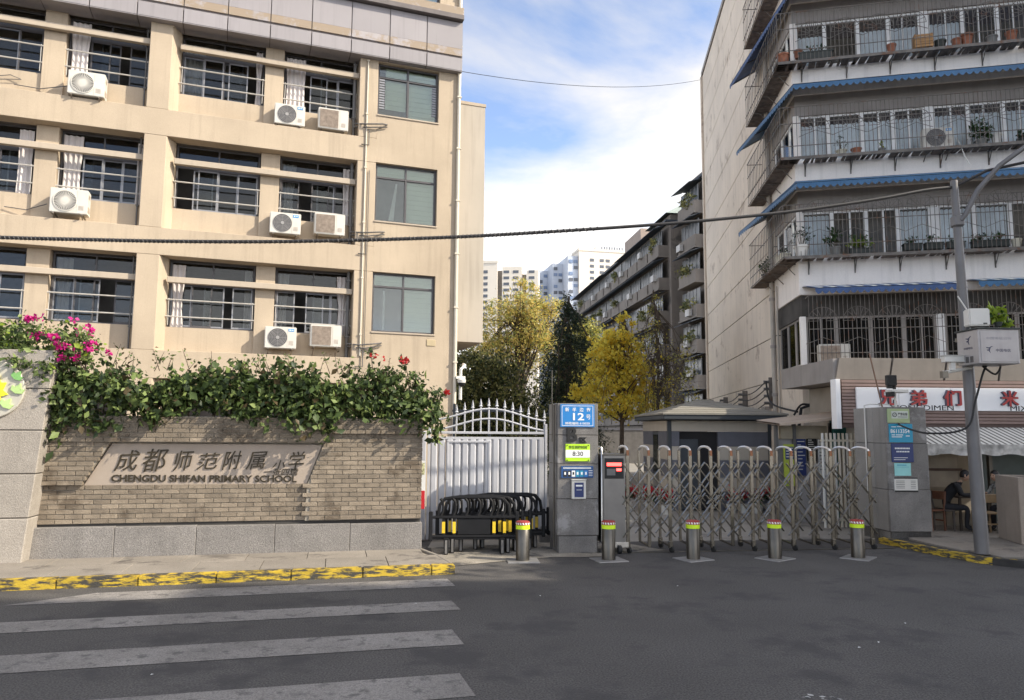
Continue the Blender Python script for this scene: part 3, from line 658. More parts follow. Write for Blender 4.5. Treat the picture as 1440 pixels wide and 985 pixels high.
rail = MB().box(-0.6, 5.3, 0.0, 0.03, 0.006, 0.016).build('floor_track', STEELD, fg)

# ---------------------------------------------------------------- lifting bollards
bl_lab = ['steel bollard with lime band standing before the black plastic barriers', 'steel bollard with lime band right beside the pillar numbered 12', 'middle steel bollard of the five before the folding gate', 'fourth steel bollard from the left, before the right half of the folding gate', 'steel bollard furthest right, near the pillar with teal notices']
b0 = None
for i, (x, y) in enumerate([(0.208, 12.9), (1.69, 13.034), (3.179, 13.169), (4.648, 13.305), (6.174, 13.445)]):
    if b0 is None:
        b0 = thing('bollard', bl_lab[0], 'bollard', (x, y, 0.0), R_(5), 'lifting bollards across the gateway')
        MB().lathe([(0.117, 0.0), (0.117, 0.53), (0.113, 0.535)], 32).build('post', STEELD, b0, smooth=True)
        MB().lathe([(0.120, 0.535), (0.120, 0.60)], 32).build('reflective_band', LIME, b0, smooth=True)
        MB().lathe([(0.119, 0.602), (0.119, 0.655), (0.10, 0.668), (0.02, 0.672)], 32).build('red_cap', REDW, b0, smooth=True)
        mb = MB()
        for k in range(16):
            a = k * math.pi / 8; d = Vector((math.cos(a), math.sin(a), 0)); t = Vector((-d.y, d.x, 0))
            p = d * 0.1215
            mb.add([p - t * .012 + Vector((0, 0, .612)), p + t * .016 + Vector((0, 0, .612)), p + t * .006 + Vector((0, 0, .645)), p - t * .02 + Vector((0, 0, .645))], [(0, 1, 2, 3)])
        mb.build('band_mark', WHITE, b0)
        MB().box(-0.27, 0.27, -0.24, 0.24, -0.02, 0.014).build('base_plate', mat('galvanised_plate', (0.34, 0.33, 0.32), 0.5, 0.6, var=0.15, vs=6), b0, bevel=0.004)
    else: dup(b0, (x, y, 0), R_(5 + 11 * i), bl_lab[i], 'lifting bollards across the gateway')

# ---------------------------------------------------------------- stacked black plastic barriers
def barrier(label):
    t = thing('plastic_barrier', label, 'barrier', (0, 0, 0), 0, 'black barriers stacked before the white gate')
    w = 1.30
    b = MB()    # upper arch frame with loops
    b.tube([(-w / 2, 0, .66), (-w / 2 + .03, 0, .86), (-w / 2 + .12, 0, .965), (-w / 2 + .28, 0, .99), (w / 2 - .28, 0, .99), (w / 2 - .12, 0, .965), (w / 2 - .03, 0, .86), (w / 2, 0, .66)], 0.030, 7)
    b.build('top_arch', BLKP, t, smooth=True)
    for k in range(6):
        u = -w / 2 + 0.09 + k * (w - .18) / 5
        MB().tube([(u - .05, 0, .66), (u - .008, 0, .74), (u, 0, .82), (u - .008, 0, .91), (u - .05, 0, .97)], [.038, .026, .022, .026, .034], 6).build('loop_strut', BLKP, t, smooth=True)
    for z, r in ((.64, .042), (.30, .045)): 
        MB().bar((-w / 2 - .12, 0, z), (w / 2 + .12, 0, z), .075, .05).build('rail', BLKP, t, bevel=0.012)
    MB().bar((-w / 2 - .1, 0, .26), (w / 2 + .1, 0, .26), .05, .03).build('rail', BLKP, t, bevel=0.006)
    for u in (-.55, -.36, .36, .55):
        MB().bar((u, 0, .30), (u, 0, .64), .055, .05).build('upright', BLKP, t, bevel=0.01)
        MB().box(u - .028, u + .028, -.034, -.026, .36, .56).build('reflector', REFY, t)
    MB().box(-.30, .30, -.018, .018, .33, .62).build('centre_panel', BLKP, t, bevel=0.008)
    for u in (-w / 2 - .13, w / 2 + .13): MB().box(u - .035, u + .035, -.04, .04, .22, .74).build('hook', BLKP, t, bevel=0.012)
    for u in (-.50, .50):
        MB().prism([(u - .035, 0.0), (u + .035, 0.0), (u + .045, .28), (u - .045, .28)], -0.19, 0.19).build('foot', BLKP, t, bevel=0.01)
        MB().box(u - .02, u + .02, -.20, -.188, .02, .25).build('foot_edge', WOODG, t)
    return t
bt = ['foremost black plastic barrier of the pile, its left end by the brick wall', 'second black barrier of the pile, just behind the foremost', 'third black barrier from the front of the pile', 'black barrier fourth in the pile, reaching towards the bollard', 'rear black barrier against the white gate, nearest the number pillar']
bp_ = [(-0.66, 13.62, 5), (-0.56, 13.80, 4), (-0.42, 13.97, 4), (-0.16, 14.20, 2), (-0.05, 14.42, 6)]
br0 = barrier(bt[0]); br0.location = (*bp_[0][:2], 0); br0.rotation_euler = (R_(-3), 0, R_(bp_[0][2]))
for (x, y, a), l in zip(bp_[1:], bt[1:]):
    o = dup(br0, (x, y, 0), R_(a), l); o.rotation_euler = (R_(-2), 0, R_(a))
# ---------------------------------------------------------------- school building
CREAM = mat('cream_render', (0.435, 0.352, 0.257), 0.85, var=0.10, vs=0.6, bump=0.2, bs=45, streak=0.38, fine=0.07)
CREAM2 = mat('cream_trim', (0.42, 0.35, 0.27), 0.8, var=0.06, vs=1.0, streak=0.3)
FASC = mat('fascia_panel', (0.29, 0.268, 0.272), 0.55, var=0.05, vs=0.8, rv=0.06, streak=0.35)
FASCD = mat('fascia_dark', (0.15, 0.13, 0.125), 0.7, var=0.15, streak=0.3)
RUSTY = mat('water_stained_render', (0.36, 0.33, 0.33), 0.7, var=0.12, vs=1.2, streak=0.5, dirt=(0.30, 0.235, 0.17), dirt_amt=0.75, ds=1.6)
WFR = mat('dark_window_frame', (0.075, 0.07, 0.072), 0.45, var=0.1)
WFG = mat('grey_sash', (0.25, 0.25, 0.26), 0.4, 0.3, var=0.08)
GLS = glassmat('window_glass', (0.72, 0.74, 0.73), 0.30)
GLG = glassmat('greenish_glass', (0.84, 0.89, 0.86), 0.42)
CURT = mat('pale_curtain', (0.55, 0.51, 0.49), 0.9, var=0.08, vs=4, rv=0.08)
BLIND = mat('cream_blind', (0.66, 0.66, 0.54), 0.8, var=0.05, vs=2)
RAILM = mat('window_rail', (0.52, 0.49, 0.44), 0.45, 0.3, var=0.1, vs=5)
PIPE = mat('cream_pipe', (0.62, 0.56, 0.45), 0.5, var=0.05, streak=0.3)
PIPED = mat('dark_pipe', (0.12, 0.115, 0.11), 0.5, var=0.1)
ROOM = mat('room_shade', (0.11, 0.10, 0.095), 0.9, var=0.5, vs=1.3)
S = Frame((-1.673, 22.05), 19.6)
sc = thing('school_building', 'cream school building with recessed window bays, sunshade bars and a grey panel parapet', 'building', S.w(0, 0, 0), S.a)
FB = [10.81, 7.525, 4.24, 0.955]; BH = 0.74; RISE = 3.285
CA = [(-14.40, -13.85), (-8.75, -8.20), (-3.09, -2.57)]
SO = 13.25
b = MB(); b.box(-16.5, -0.02, 2.3, 12, 0, 17.2); b.box(-0.32, -0.02, 0.46, 2.3, 0, 17.2); b.box(-16.5, -0.32, 0.92, 2.3, 13.0, 17.2)
b.build('main_block', CREAM, sc)
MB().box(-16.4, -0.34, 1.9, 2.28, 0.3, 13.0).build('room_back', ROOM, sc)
for f in FB:
    MB().box(-16.5, -2.55, -0.003, 0.46, f - BH, f).build('beam', CREAM, sc, bevel=0.008)
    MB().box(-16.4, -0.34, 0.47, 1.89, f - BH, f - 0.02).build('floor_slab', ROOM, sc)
for k, (c0, c1) in enumerate(CA):
    for f in FB:
        top = f + RISE - BH if f < 10 else SO
        if k < 2: pl = [(c0, 0), (c1, 0), (c1 + 0.20, 0.42), (c1 + 0.20, 1.0), (c0, 1.0)]
        else: pl = [(c0, 0), (c1 + 0.02, 0), (c1 + 0.02, 1.0), (c0, 1.0)]
        MB().slab(pl, f + 0.002, top - 0.002).build('column', CREAM, sc, bevel=0.01)
PI = [(-11.32, -10.80), (-5.76, -5.24)]
for c0, c1 in PI:
    for f in FB: MB().box(c0, c1, 0.34, 0.95, f + 0.002, (f + RISE - BH if f < 10 else SO) - 0.002).build('pier', CREAM, sc, bevel=0.008)
def curtain(u0, u1, z0, z1, y, parent, seed=0, taper=0.0):
    r = random.Random(seed); b = MB(); n = max(8, int((u1 - u0) * 36)); vs = []; ph = r.uniform(0, 6)
    for j in range(5):
        t = j / 4; zz = z1 + (z0 - z1) * t; pin = 1 - taper * math.exp(-((t - .62) / .22) ** 2)
        for i in range(n + 1):
            s = i / n; u = (u0 + u1) / 2 + (s - .5) * (u1 - u0) * pin; vs.append((u, y + 0.028 * math.sin(s * (u1 - u0) * 48 + ph + .4 * t), zz))
    fs = [(j * (n + 1) + i, j * (n + 1) + i + 1, (j + 1) * (n + 1) + i + 1, (j + 1) * (n + 1) + i) for j in range(4) for i in range(n)]
    b.add(vs, fs); return b.build('curtain', CURT, parent, smooth=True)
def bay_window(u0, u1, f, seed, left_c, right_c):
    r = random.Random(seed); z0, z1 = f + 0.68, (f + RISE - BH if f < 10 else SO) - 0.005; zt_ = f + 1.93; y = 0.60
    b = MB(); t = 0.05
    b.box(u0, u1, y, y + .06, z0, z0 + t); b.box(u0, u1, y, y + .06, z1 - t, z1); b.box(u0, u0 + t, y, y + .06, z0 + t, z1 - t); b.box(u1 - t, u1, y, y + .06, z0 + t, z1 - t)
    b.box(u0 + t, u1 - t, y, y + .06, zt_ - .04, zt_ + .05)
    w = b.build('window', WFR, sc)
    n = 4; pw = (u1 - u0 - 2 * t) / n
    # transom panes
    for k in range(2):
        a = u0 + t + k * 2 * pw; MB().box(a + .02, a + 2 * pw - .02, y + .025, y + .032, zt_ + .05, z1 - t).build('pane', GLS, w)
    MB().box(u0 + t + 2 * pw - .02, u0 + t + 2 * pw + .02, y + .002, y + .056, zt_ + .05, z1 - t).build('mullion', WFR, w)
    opn = r.choice([0, 3, 1, 2])
    for k in range(n):
        a = u0 + t + k * pw; yy = y + (0.005 if k % 2 else 0.034)
        if k == opn: a += pw * r.uniform(.35, .8) * (1 if k < 2 else -1); 
        fb = MB(); 
        for x0, x1, q0, q1 in ((a, a + .035, z0 + t, zt_ - .04), (a + pw - .035, a + pw, z0 + t, zt_ - .04), (a + .035, a + pw - .035, z0 + t, z0 + t + .04), (a + .035, a + pw - .035, zt_ - .08, zt_ - .04)): fb.box(x0, x1, yy, yy + .026, q0, q1)
        fb.build('sash', WFG if r.random() < .7 else WFR, w)
        MB().box(a + .035, a + pw - .035, yy + .01, yy + .016, z0 + t + .04, zt_ - .08).build('pane', GLS, w)
    if r.random() < .12: left_c = 0
    if r.random() < .38: right_c = 0
    if left_c: curtain(u0 + .06, u0 + .06 + left_c, z0 + .02, z1 - .12, y - .06 if r.random() < .55 else y + .14, w, seed, r.uniform(0, .5))
    if right_c: curtain(u1 - .06 - right_c, u1 - .06, z0 + .02, z1 - .12, y - .06 if r.random() < .55 else y + .14, w, seed + 5, r.uniform(0, .5))
    # sill wall, protective rails
    MB().box(u0 - .02, u1 + .02, 0.42, 0.72, f + 0.002, z0).build('sill_wall', CREAM, sc)
    rb = MB()
    for dz in (1.42, 0.96): MB().tube([(u0 - .03, 0.36, f + dz), (u1 + .03, 0.36, f + dz)], 0.021, 6).build('safety_rail', RAILM, sc)
    for uu in (u0 + .03, u1 - .03): MB().tube([(uu, 0.37, f + 0.72), (uu, 0.37, f + 1.46)], 0.010, 5).build('rail_upright', RAILM, sc)
sd = 11
for f in FB[:3]:
    for (u0, u1, lc, rc) in ((-13.62, -11.34, .3, .3), (-10.78, -8.77, .42, .12), (-7.98, -5.78, .36, .30), (-5.22, -3.11, .36, .34)):
        sd += 3; bay_window(u0, u1, f, sd, lc * random.Random(sd).uniform(.5, 1.6), rc * random.Random(sd + 1).uniform(.4, 1.5))
    for u0, u1 in ((-13.83, -8.76), (-8.0, -3.10)):
        MB().box(u0, u1, 0.14, 0.28, f + 1.85, f + 2.01).build('sunshade_bar', CREAM2, sc, bevel=0.01)
# right hand stack: plain wall with three part windows
WZ = [(11.57, 13.21), (8.32, 10.09), (5.03, 6.79)]
edges = [0.0] + [q for w_ in reversed(WZ) for q in w_] + [13.25]
MB().box(-0.68, 0.0, 0.0, 0.46, 0, 13.25).build('wall', CREAM, sc)
for k in range(0, len(edges), 2): MB().box(-2.55, -0.68, 0.0, 0.46, edges[k], edges[k + 1]).build('wall', CREAM, sc)
def stack_window(z0, z1, kind):
    u0, u1, y, t = -2.54, -0.685, 0.13, 0.055; zt_ = z1 - 0.41; um = -1.62
    b = MB(); b.box(u0, u1, y, y + .07, z0, z0 + t).box(u0, u1, y, y + .07, z1 - t, z1).box(u0, u0 + t, y, y + .07, z0 + t, z1 - t).box(u1 - t, u1, y, y + .07, z0 + t, z1 - t)
    b.box(u0 + t, u1 - t, y - .005, y + .07, zt_ - .03, zt_ + .03).box(um - .03, um + .03, y - .005, y + .07, z0 + t, zt_ - .03).box(um - .025, um + .025, y, y + .07, zt_ + .03, z1 - t)
    w = b.build('window', WFR, sc, bevel=0.004)
    for x0, x1, q0, q1, m in ((u0 + t, um - .03, z0 + t, zt_ - .03, GLG), (um + .03, u1 - t, z0 + t, zt_ - .03, GLG), (u0 + t, um - .025, zt_ + .03, z1 - t, GLG), (um + .025, u1 - t, zt_ + .03, z1 - t, GLG)):
        MB().box(x0, x1, y + .03, y + .036, q0, q1).build('pane', m, w)
    b = MB()
    n = 14
    def bl(x0, x1, q0, q1):
        m = max(2, int((q1 - q0) / .075))
        for i in range(m):
            z = q0 + (q1 - q0) * i / m; b.box(x0, x1, y + .13 + .012 * (i % 2), y + .145 + .012 * (i % 2), z, z + (q1 - q0) / m * .96)
    bl(um + .03, u1 - t, z0 + t, z1 - t)
    if kind == 0: bl(u0 + t + .2, um - .03, z0 + .3, z1 - t)
    if kind == 1: bl(u0 + t, um, zt_, z1 - t)
    if kind == 2: bl(u0 + t, um, zt_, z1 - t)
    b.build('blind', BLIND, w)
    if kind == 0:
        lv = MB()
        for x0, x1 in ((u0 + t, u0 + t + .16), (u1 - t - .12, u1 - t)):
            for i in range(12): z = z0 + .25 + i * .08; lv.box(x0, x1, y + .01, y + .05, z, z + .05)
        lv.build('louvre', WFG, w)
    elif kind == 1: MB().add([(-2.1, .22, z0 + .1), (-1.95, .22, z0 + .1), (-1.85, .25, zt_ - .1), (-1.9, .25, zt_ - .1)], [(0, 1, 2, 3)]).build('curtain', CURT, w)
    else: MB().box(-2.2, -2.14, .24, .26, z0 + .1, zt_ - .1).build('curtain', CURT, w)
    MB().box(u0 - .02, u1 + .02, -.03, 0.12, z0 - .05, z0 - .003).build('sill', CREAM2, sc, bevel=.006)
for k, (z0, z1) in enumerate(WZ): stack_window(z0, z1, k)
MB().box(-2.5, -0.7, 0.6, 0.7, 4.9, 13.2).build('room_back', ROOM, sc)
# parapet band: lower strip, big panels, ledge, wall above
ys = -0.20
MB().box(-16.5, 0.0, ys + .03, 0.46, 13.255, 14.86).build('parapet_core', FASCD, sc)
nP = 15; pw = 1.135
for i in range(nP):
    u1 = -0.012 - i * pw; u0 = u1 - pw + 0.025
    MB().box(u0, u1, ys - 0.03, ys + 0.03, 13.262, 13.66).build('parapet_strip', FASC, sc, bevel=0.006)
    MB().box(u0, u1, ys, ys + 0.06, 13.98, 14.84).build('parapet_panel', FASC, sc, bevel=0.006)
    MB().box(u0, u1, ys - .008, ys + 0.06, 13.74, 13.978).build('parapet_panel', RUSTY, sc, bevel=0.004)
    MB().box(u0, u1, ys - 0.025, 0.40, 13.238, 13.254).build('soffit_panel', FASC, sc)
MB().box(-16.5, -0.006, ys - 0.17, 0.4, 14.86, 15.02).build('ledge', FASCD, sc, bevel=0.01)
MB().box(-16.5, -0.004, ys - 0.12, 0.4, 15.02, 15.28).build('ledge_wall', RUSTY, sc, bevel=0.01)
MB().box(-16.5, -2.55, 0.0, 0.92, 15.28, 17.2).box(-0.69, -0.004, 0, .92, 15.28, 17.2).box(-2.55, -.69, 0, .92, 15.28, 15.4).build('wall', CREAM, sc)
w = MB().box(-2.55, -.69, .12, .18, 15.4, 15.46).box(-2.55, -2.49, .12, .18, 15.46, 17.1).box(-.75, -.69, .12, .18, 15.46, 17.1).box(-1.64, -1.58, .12, .18, 15.46, 17.1).build('window', WFR, sc)
MB().box(-2.49, -.75, .15, .156, 15.46, 17.1).build('pane', GLG, w); MB().box(-2.49, -.75, .3, .32, 15.46, 17.1).build('blind', BLIND, w)
# side bay beyond the corner
MB().prism([(0.0, 4.95), (1.08, 4.95), (1.08, 12.70), (0.0, 12.70)], 0.82, 3.3).build('side_bay', mat('pale_render', (0.42, 0.375, 0.315), .85, var=.08, vs=.6, streak=.4), sc, bevel=0.01)
MB().box(1.0, 1.10, 0.80, 3.3, 12.70, 12.80).box(0, 1.0, .80, .92, 12.70, 12.80).build('bay_coping', CREAM2, sc)
# pipes and conduits
for u, y, r, m, z0, z1 in ((-0.05, -0.06, 0.055, PIPE, 0.3, 17), (-3.2, 0.32, 0.05, PIPED, 4.25, 13.2), (-2.86, -0.03, 0.022, PIPE, 4.3, 13.2), (-8.86, 0.36, 0.022, PIPED, 4.25, 13.2)):
    o = MB().cyl((u, y, z0), (u, y, z1), r, 10).build('downpipe', m, sc, smooth=True)
    br = MB(); z = z0 + .6
    while z < z1: br.box(u - r - .015, u + r + .015, y - r - .01, y + r + .05, z, z + .04); z += 1.65
    br.build('pipe_clip', m, o)
cd = MB()
for f in FB[:3]:
    cd.tube([(-3.0, -.04, f - .25), (-2.78, -.05, f - .25), (-2.78, -.05, f + .2), (-3.2, .2, f + .34)], .018, 6); cd.tube([(-3.25, .15, f + .42), (-2.9, -.1, f + .36), (-2.4, -.14, f + .42), (-2.25, -.02, f + .46)], .022, 6); cd.tube([(-3.2, .15, f + .33), (-2.75, -.12, f + .27), (-2.25, -.05, f + .38)], .018, 6)
cd.tube([(-2.74, -.03, 4.3), (-2.74, -.03, 9.8)], .011, 5)
cd.build('conduit', PIPED, sc, smooth=True)
cw_ = MB(); cw_.tube([(-11.9, .32, 11.05), (-11.3, .3, 11.02), (-10.7, .1, 11.1), (-10.45, .12, 11.2)], .014, 5).tube([(-12.4, .36, 11.2), (-12.0, .34, 11.3), (-11.75, .34, 11.22), (-12.3, .35, 11.14)], .012, 5)
cw_.tube([(-11.9, .36, 7.8), (-11.4, .3, 7.75), (-10.9, .1, 7.9)], .014, 5).build('cable', PIPED, sc)
MB().box(-.915, -.645, -.02, .02, 4.675, 4.865).build('wall_cover', mat('beige_cover', (0.45, 0.36, 0.22), 0.6), sc, bevel=.008)
# pergola frame / low lane wall behind the white gate
MB().tube([(.12, -.1, 3.1), (.12, -.1, 4.0), (.30, .1, 4.15), (.34, .4, 4.2)], .05, 8).build('downpipe', OFFW, sc, smooth=True)
o = thing('security_camera', 'white dome security camera fixed at the corner of the cream school building', 'camera', S.w(0.12, -.22, 3.58), S.a)
MB().box(-.16, .12, .02, .2, .14, .22).lathe([(.12, .02), (.13, .10), (.09, .15)], 16).build('housing', OFFW, o, smooth=True)
MB().lathe([(.02, -.10), (.09, -.06), (.115, 0.0), (.12, .02)], 16).build('dome', RUB, o, smooth=True)

# ---------------------------------------------------------------- air conditioners
ACW = mat('ac_white', (0.58, 0.55, 0.49), 0.5, var=0.05, streak=0.25); ACG = mat('ac_grille', (0.36, 0.29, 0.23), 0.6, var=0.25, vs=12); ACD = mat('ac_dark', (0.06, 0.06, 0.065), 0.5); ACB = mat('ac_blue_label', (0.02, 0.25, 0.55), 0.5)
BRK = mat('rusty_bracket', (0.22, 0.19, 0.16), 0.6, 0.4, var=0.3, vs=10)
def ac_unit(kind, label, group, w=.84, h=.60, d=.32):
    t = thing('air_conditioner', label, 'air conditioner', (0, 0, 0), 0, group)
    MB().box(0, w, 0, d, 0, h).build('casing', ACW, t, bevel=0.015, seg=2)
    cu, cz_ = (.34 * w / .84, h / 2)
    if kind == 'round':
        MB().ring(0.0, .262, -.004, .0, 32, (cu, cz_)).build('fan_opening', ACD, t)
        b = MB(); b.ring(.255, .275, -.02, 0, 32, (cu, cz_)); b.ring(0, .06, -.022, 0, 16, (cu, cz_))
        for k in range(34):
            a = 2 * math.pi * k / 34; a2 = a + .35
            b.bar((cu + .05 * math.cos(a), -.012, cz_ + .05 * math.sin(a)), (cu + .262 * math.cos(a2), -.012, cz_ + .262 * math.sin(a2)), .014, .012, up=(0, 1, 0))
        b.build('fan_grille', ACW, t)
    elif kind == 'dark':
        MB().ring(0.0, .255, -.004, .0, 32, (cu, cz_)).build('fan_opening', mat('ac_fan_shade', (0.10, 0.095, 0.095), 0.6), t)
        b = MB(); b.ring(0, .05, -.02, 0, 16, (cu, cz_))
        for r in (.09, .13, .17, .21, .25): b.ring(r, r + .008, -.014, -.006, 28, (cu, cz_))
        for k in range(8): a = k * math.pi / 4; b.bar((cu + .04 * math.cos(a), -.01, cz_ + .04 * math.sin(a)), (cu + .25 * math.cos(a), -.01, cz_ + .25 * math.sin(a)), .007, .006, up=(0, 1, 0))
        b.build('fan_grille', mat('ac_ring_grey', (0.30, 0.29, 0.28), 0.6), t)
        lb = MB().box(w * .74, w * .92, -.006, .0, h * .80, h * .92).build('label_plate', ACB, t); MB().ring(.0, .02, -.01, -.006, 12, (w * .79, h * .86)).box(w * .83, w * .90, -.01, -.006, h * .845, h * .875).build('label_mark', WHITE, lb)
    else:
        MB().box(.05, w * .66, -.004, 0, .05, h - .05).build('fan_opening', ACG, t)
        b = MB()
        for i in range(17): x = .05 + i * (w * .66 - .05) / 16; b.box(x - .004, x + .004, -.014, -.004, .05, h - .05)
        for i in range(14): z = .05 + i * (h - .1) / 13; b.box(.05, w * .66, -.016, -.010, z - .004, z + .004)
        b.build('fan_grille', ACG, t)
    b = MB(); b.box(w * .71, w * .715, -.003, 0, .03, h - .03)
    for i in range(5): b.box(w * .76, w * .90, -.004, 0, .10 + i * .025, .11 + i * .025)
    b.box(w - .002, w + .004, .08, .26, h - .2, h - .1); b.box(w - .002, w + .006, .06, .28, .08, .22)
    b.build('side_cover', ACG, t)
    for x in (.10, w - .12): MB().bar((x, -.02, -.02), (x, d + .14, -.02), .03, .03).bar((x, -.0, -.03), (x, d + .13, -.26), .022, .022).build('bracket', BRK, t)
    return t
def put_ac(proto, F, u, y, z, label, sc_=None):
    v = F.w(u, y, z)
    if proto.get('used'): return dup(proto, v, F.a, label, scale=sc_)
    proto['used'] = 1; proto.location = v; proto.rotation_euler = (0, 0, F.a); proto['label'] = label
    if sc_: proto.scale = sc_
    return proto
gA = 'air conditioners on the school front'
A1 = ac_unit('round', '', gA, .86, .64, .36); A2 = ac_unit('dark', '', gA, .84, .60, .32); A3 = ac_unit('square', '', gA, .86, .62, .32)
put_ac(A1, S, -10.60, -.12, 10.85, 'air conditioner with spoked round grille under the top left window, below the parapet')
put_ac(A1, S, -10.80, -.12, 7.66, 'air conditioner with spoked round grille on the middle beam at the left')
for z, fl in ((10.86, 'top'), (7.67, 'middle'), (4.42, 'lowest')):
    put_ac(A2, S, -5.46, -.02, z, f'air conditioner with dark round fan and blue label on the {fl} beam')
for z, fl in ((10.90, 'top'), (7.76, 'middle'), (4.52, 'lowest')):
    put_ac(A3, S, -4.25, -.02, z, f'weathered air conditioner with square grille on the {fl} beam')
for a in (A1, A2, A3): del a['used']
# ---------------------------------------------------------------- apartment block on the right
RW = mat('white_spandrel', (0.84, 0.79, 0.74), 0.8, var=0.05, vs=0.8, streak=0.38, bump=0.1, bs=40, fine=0.06)
RT = mat('tan_side_render', (0.68, 0.59, 0.485), 0.85, var=0.09, vs=0.5, streak=0.5, bump=0.15, bs=40, dirt=(0.42, 0.34, 0.27), dirt_amt=0.10, ds=0.9, fine=0.05)
RG = mat('grey_lintel', (0.30, 0.275, 0.255), 0.85, var=0.15, vs=1.2, streak=0.4)
RBAR = mat('cage_iron', (0.15, 0.135, 0.12), 0.6, 0.35, var=0.3, vs=5, dirt=(0.15, 0.08, 0.05), dirt_amt=0.2, ds=3)
RSLAT = mat('cage_slat', (0.16, 0.125, 0.10), 0.8, var=0.4, vs=6, rv=.2)
AWB = mat('awning_blue', (0.03, 0.105, 0.22), 0.55, var=0.15, vs=2, streak=0.25)
AWN = mat('awning_navy', (0.035, 0.075, 0.19), 0.6, var=0.2, vs=2, streak=0.25)
AWW = mat('awning_stripe', (0.5, 0.55, 0.60), 0.6)
GLR = glassmat('flat_glass', (0.88, 0.90, 0.90), 0.16)
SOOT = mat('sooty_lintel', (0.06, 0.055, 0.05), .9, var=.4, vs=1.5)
GLD = glassmat('dark_glass', (0.45, 0.45, 0.44), 0.08)  # darker tint for the panes of the lowest level
UPVC = mat('white_window_frame', (0.85, 0.84, 0.82), 0.4, var=0.04)
LCUR = mat('blueish_net_curtain', (0.84, 0.85, 0.88), 0.8, var=0.12, vs=2, rv=0.1)
BRC = mat('dark_brown_panel', (0.07, 0.05, 0.045), 0.9, var=0.3, vs=5)
CLAY = mat('terracotta', (0.30, 0.12, 0.07), 0.8, var=0.2, vs=9, rv=.2)
Rf = Frame((8.462, 21.5), -12.8)
Rs = Frame((8.462, 21.5), 263.4)        # side wall: x runs forward along the lane, y to the right (into the block)
ap = thing('apartment_building', 'seven storey apartment block with caged balconies, blue awnings and a blank tan side wall', 'building', Rf.w(0, 0, 0), Rf.a)
RL = [4.12, 7.28, 10.26, 13.22, 16.2, 19.2]; UE = 9.2
def rel(v): # world point to the block's local frame
    d = Vector(v) - Rf.P; return (d.x * math.cos(Rf.a) + d.y * math.sin(Rf.a), -d.x * math.sin(Rf.a) + d.y * math.cos(Rf.a), d.z)
def sidep(t, o, z): # t along the side wall backwards, o outwards to the left
    return rel(Rs.w(-t, -o, z))
c0 = sidep(18.2, -.02, 0); c1 = sidep(0.02, 0, 0)
MB().slab([(0.02, 1.1), (UE, 1.1), (UE, 14), c0[:2], sidep(1.2, -.9, 0)[:2]], 0, 22.2).build('core', ROOM, ap)
mb = MB(); rear = sidep(20.2, -.15, 0); 
# tan side wall of horizontal panels
zz = [0.0, 2.45, 3.93, 5.42, 6.93, 8.44, 9.95, 11.46, 12.97, 14.48, 15.99, 17.5, 19.0, 20.5, 22.0]
for i in range(len(zz) - 1):
    a, b_ = zz[i] + .014, zz[i + 1] - .014
    P4 = [sidep(2.95, 0, 0)[:2], sidep(2.95, -.35, 0)[:2], sidep(18.2, -.35, 0)[:2], sidep(18.2, 0, 0)[:2]]
    MB().slab(P4, a, b_).build('side_panel', RT, ap, bevel=0.006)
P4 = [sidep(2.96, -.03, 0)[:2], sidep(2.96, -.36, 0)[:2], sidep(18.1, -.36, 0)[:2], sidep(18.1, -.03, 0)[:2]]
MB().slab(P4, 0, 22.1).build('side_wall', JOINTD, ap)
P4 = [sidep(2.9, .05, 0)[:2], sidep(2.9, -.5, 0)[:2], sidep(18.3, -.5, 0)[:2], sidep(18.3, .05, 0)[:2]]
MB().slab(P4, 22.05, 22.3).build('parapet_coping', RG, ap)
o = MB().tube([sidep(18.2, .06, .5), sidep(18.2, .06, 22)], .06, 8).build('downpipe', RT, ap, smooth=True)
o = MB().tube([sidep(3.05, .08, 2.5), sidep(3.05, .08, 22)], .075, 8).tube([sidep(2.5, .05, 2.6), sidep(2.5, .05, 7.0)], .03, 6).build('downpipe', mat('grey_pipe', (0.42, 0.38, 0.33), 0.6, streak=.4), ap, smooth=True)
br = MB()
for z in (3.4, 5.0, 6.6): 
    p = sidep(3.05, .08, z); br.lathe([(.10, 0), (.10, .10)], 10, p)
br.build('pipe_collar', RG, o)
# front and left flank of the balconies, level by level
MU = [0.05, 1.0, 1.93, 2.80, 3.66, 3.86, 4.80, 5.70, 6.62, 7.5, 8.4, 9.15]
SM = [0.15, 0.95, 1.85, 2.80]
ZW = 1.42   # window height
MB().box(0, UE, 0.0, 1.09, 0.0, 3.4).build('ground_wall', RT, ap)
b = MB(); b.slab([sidep(0.01, 0, 0)[:2], (0.35, 0.0), (0.35, 1.0), sidep(2.94, -.35, 0)[:2], sidep(2.94, 0, 0)[:2]], 0.0, 4.10); b.build('corner_wall', RT, ap, bevel=.01)
def scallop(b, p, q, drop, n, m=0):
    p, q = Vector(p), Vector(q); vs = []; fs = []
    for i in range(n * 6 + 1):
        t = i / (n * 6); a = p.lerp(q, t); d = drop * (0.5 + 0.5 * abs(math.sin(math.pi * t * n)))
        vs += [a, a - Vector((0, 0, d))]
    for i in range(n * 6): fs.append((2 * i, 2 * i + 1, 2 * i + 3, 2 * i + 2))
    b.add(vs, fs, m)
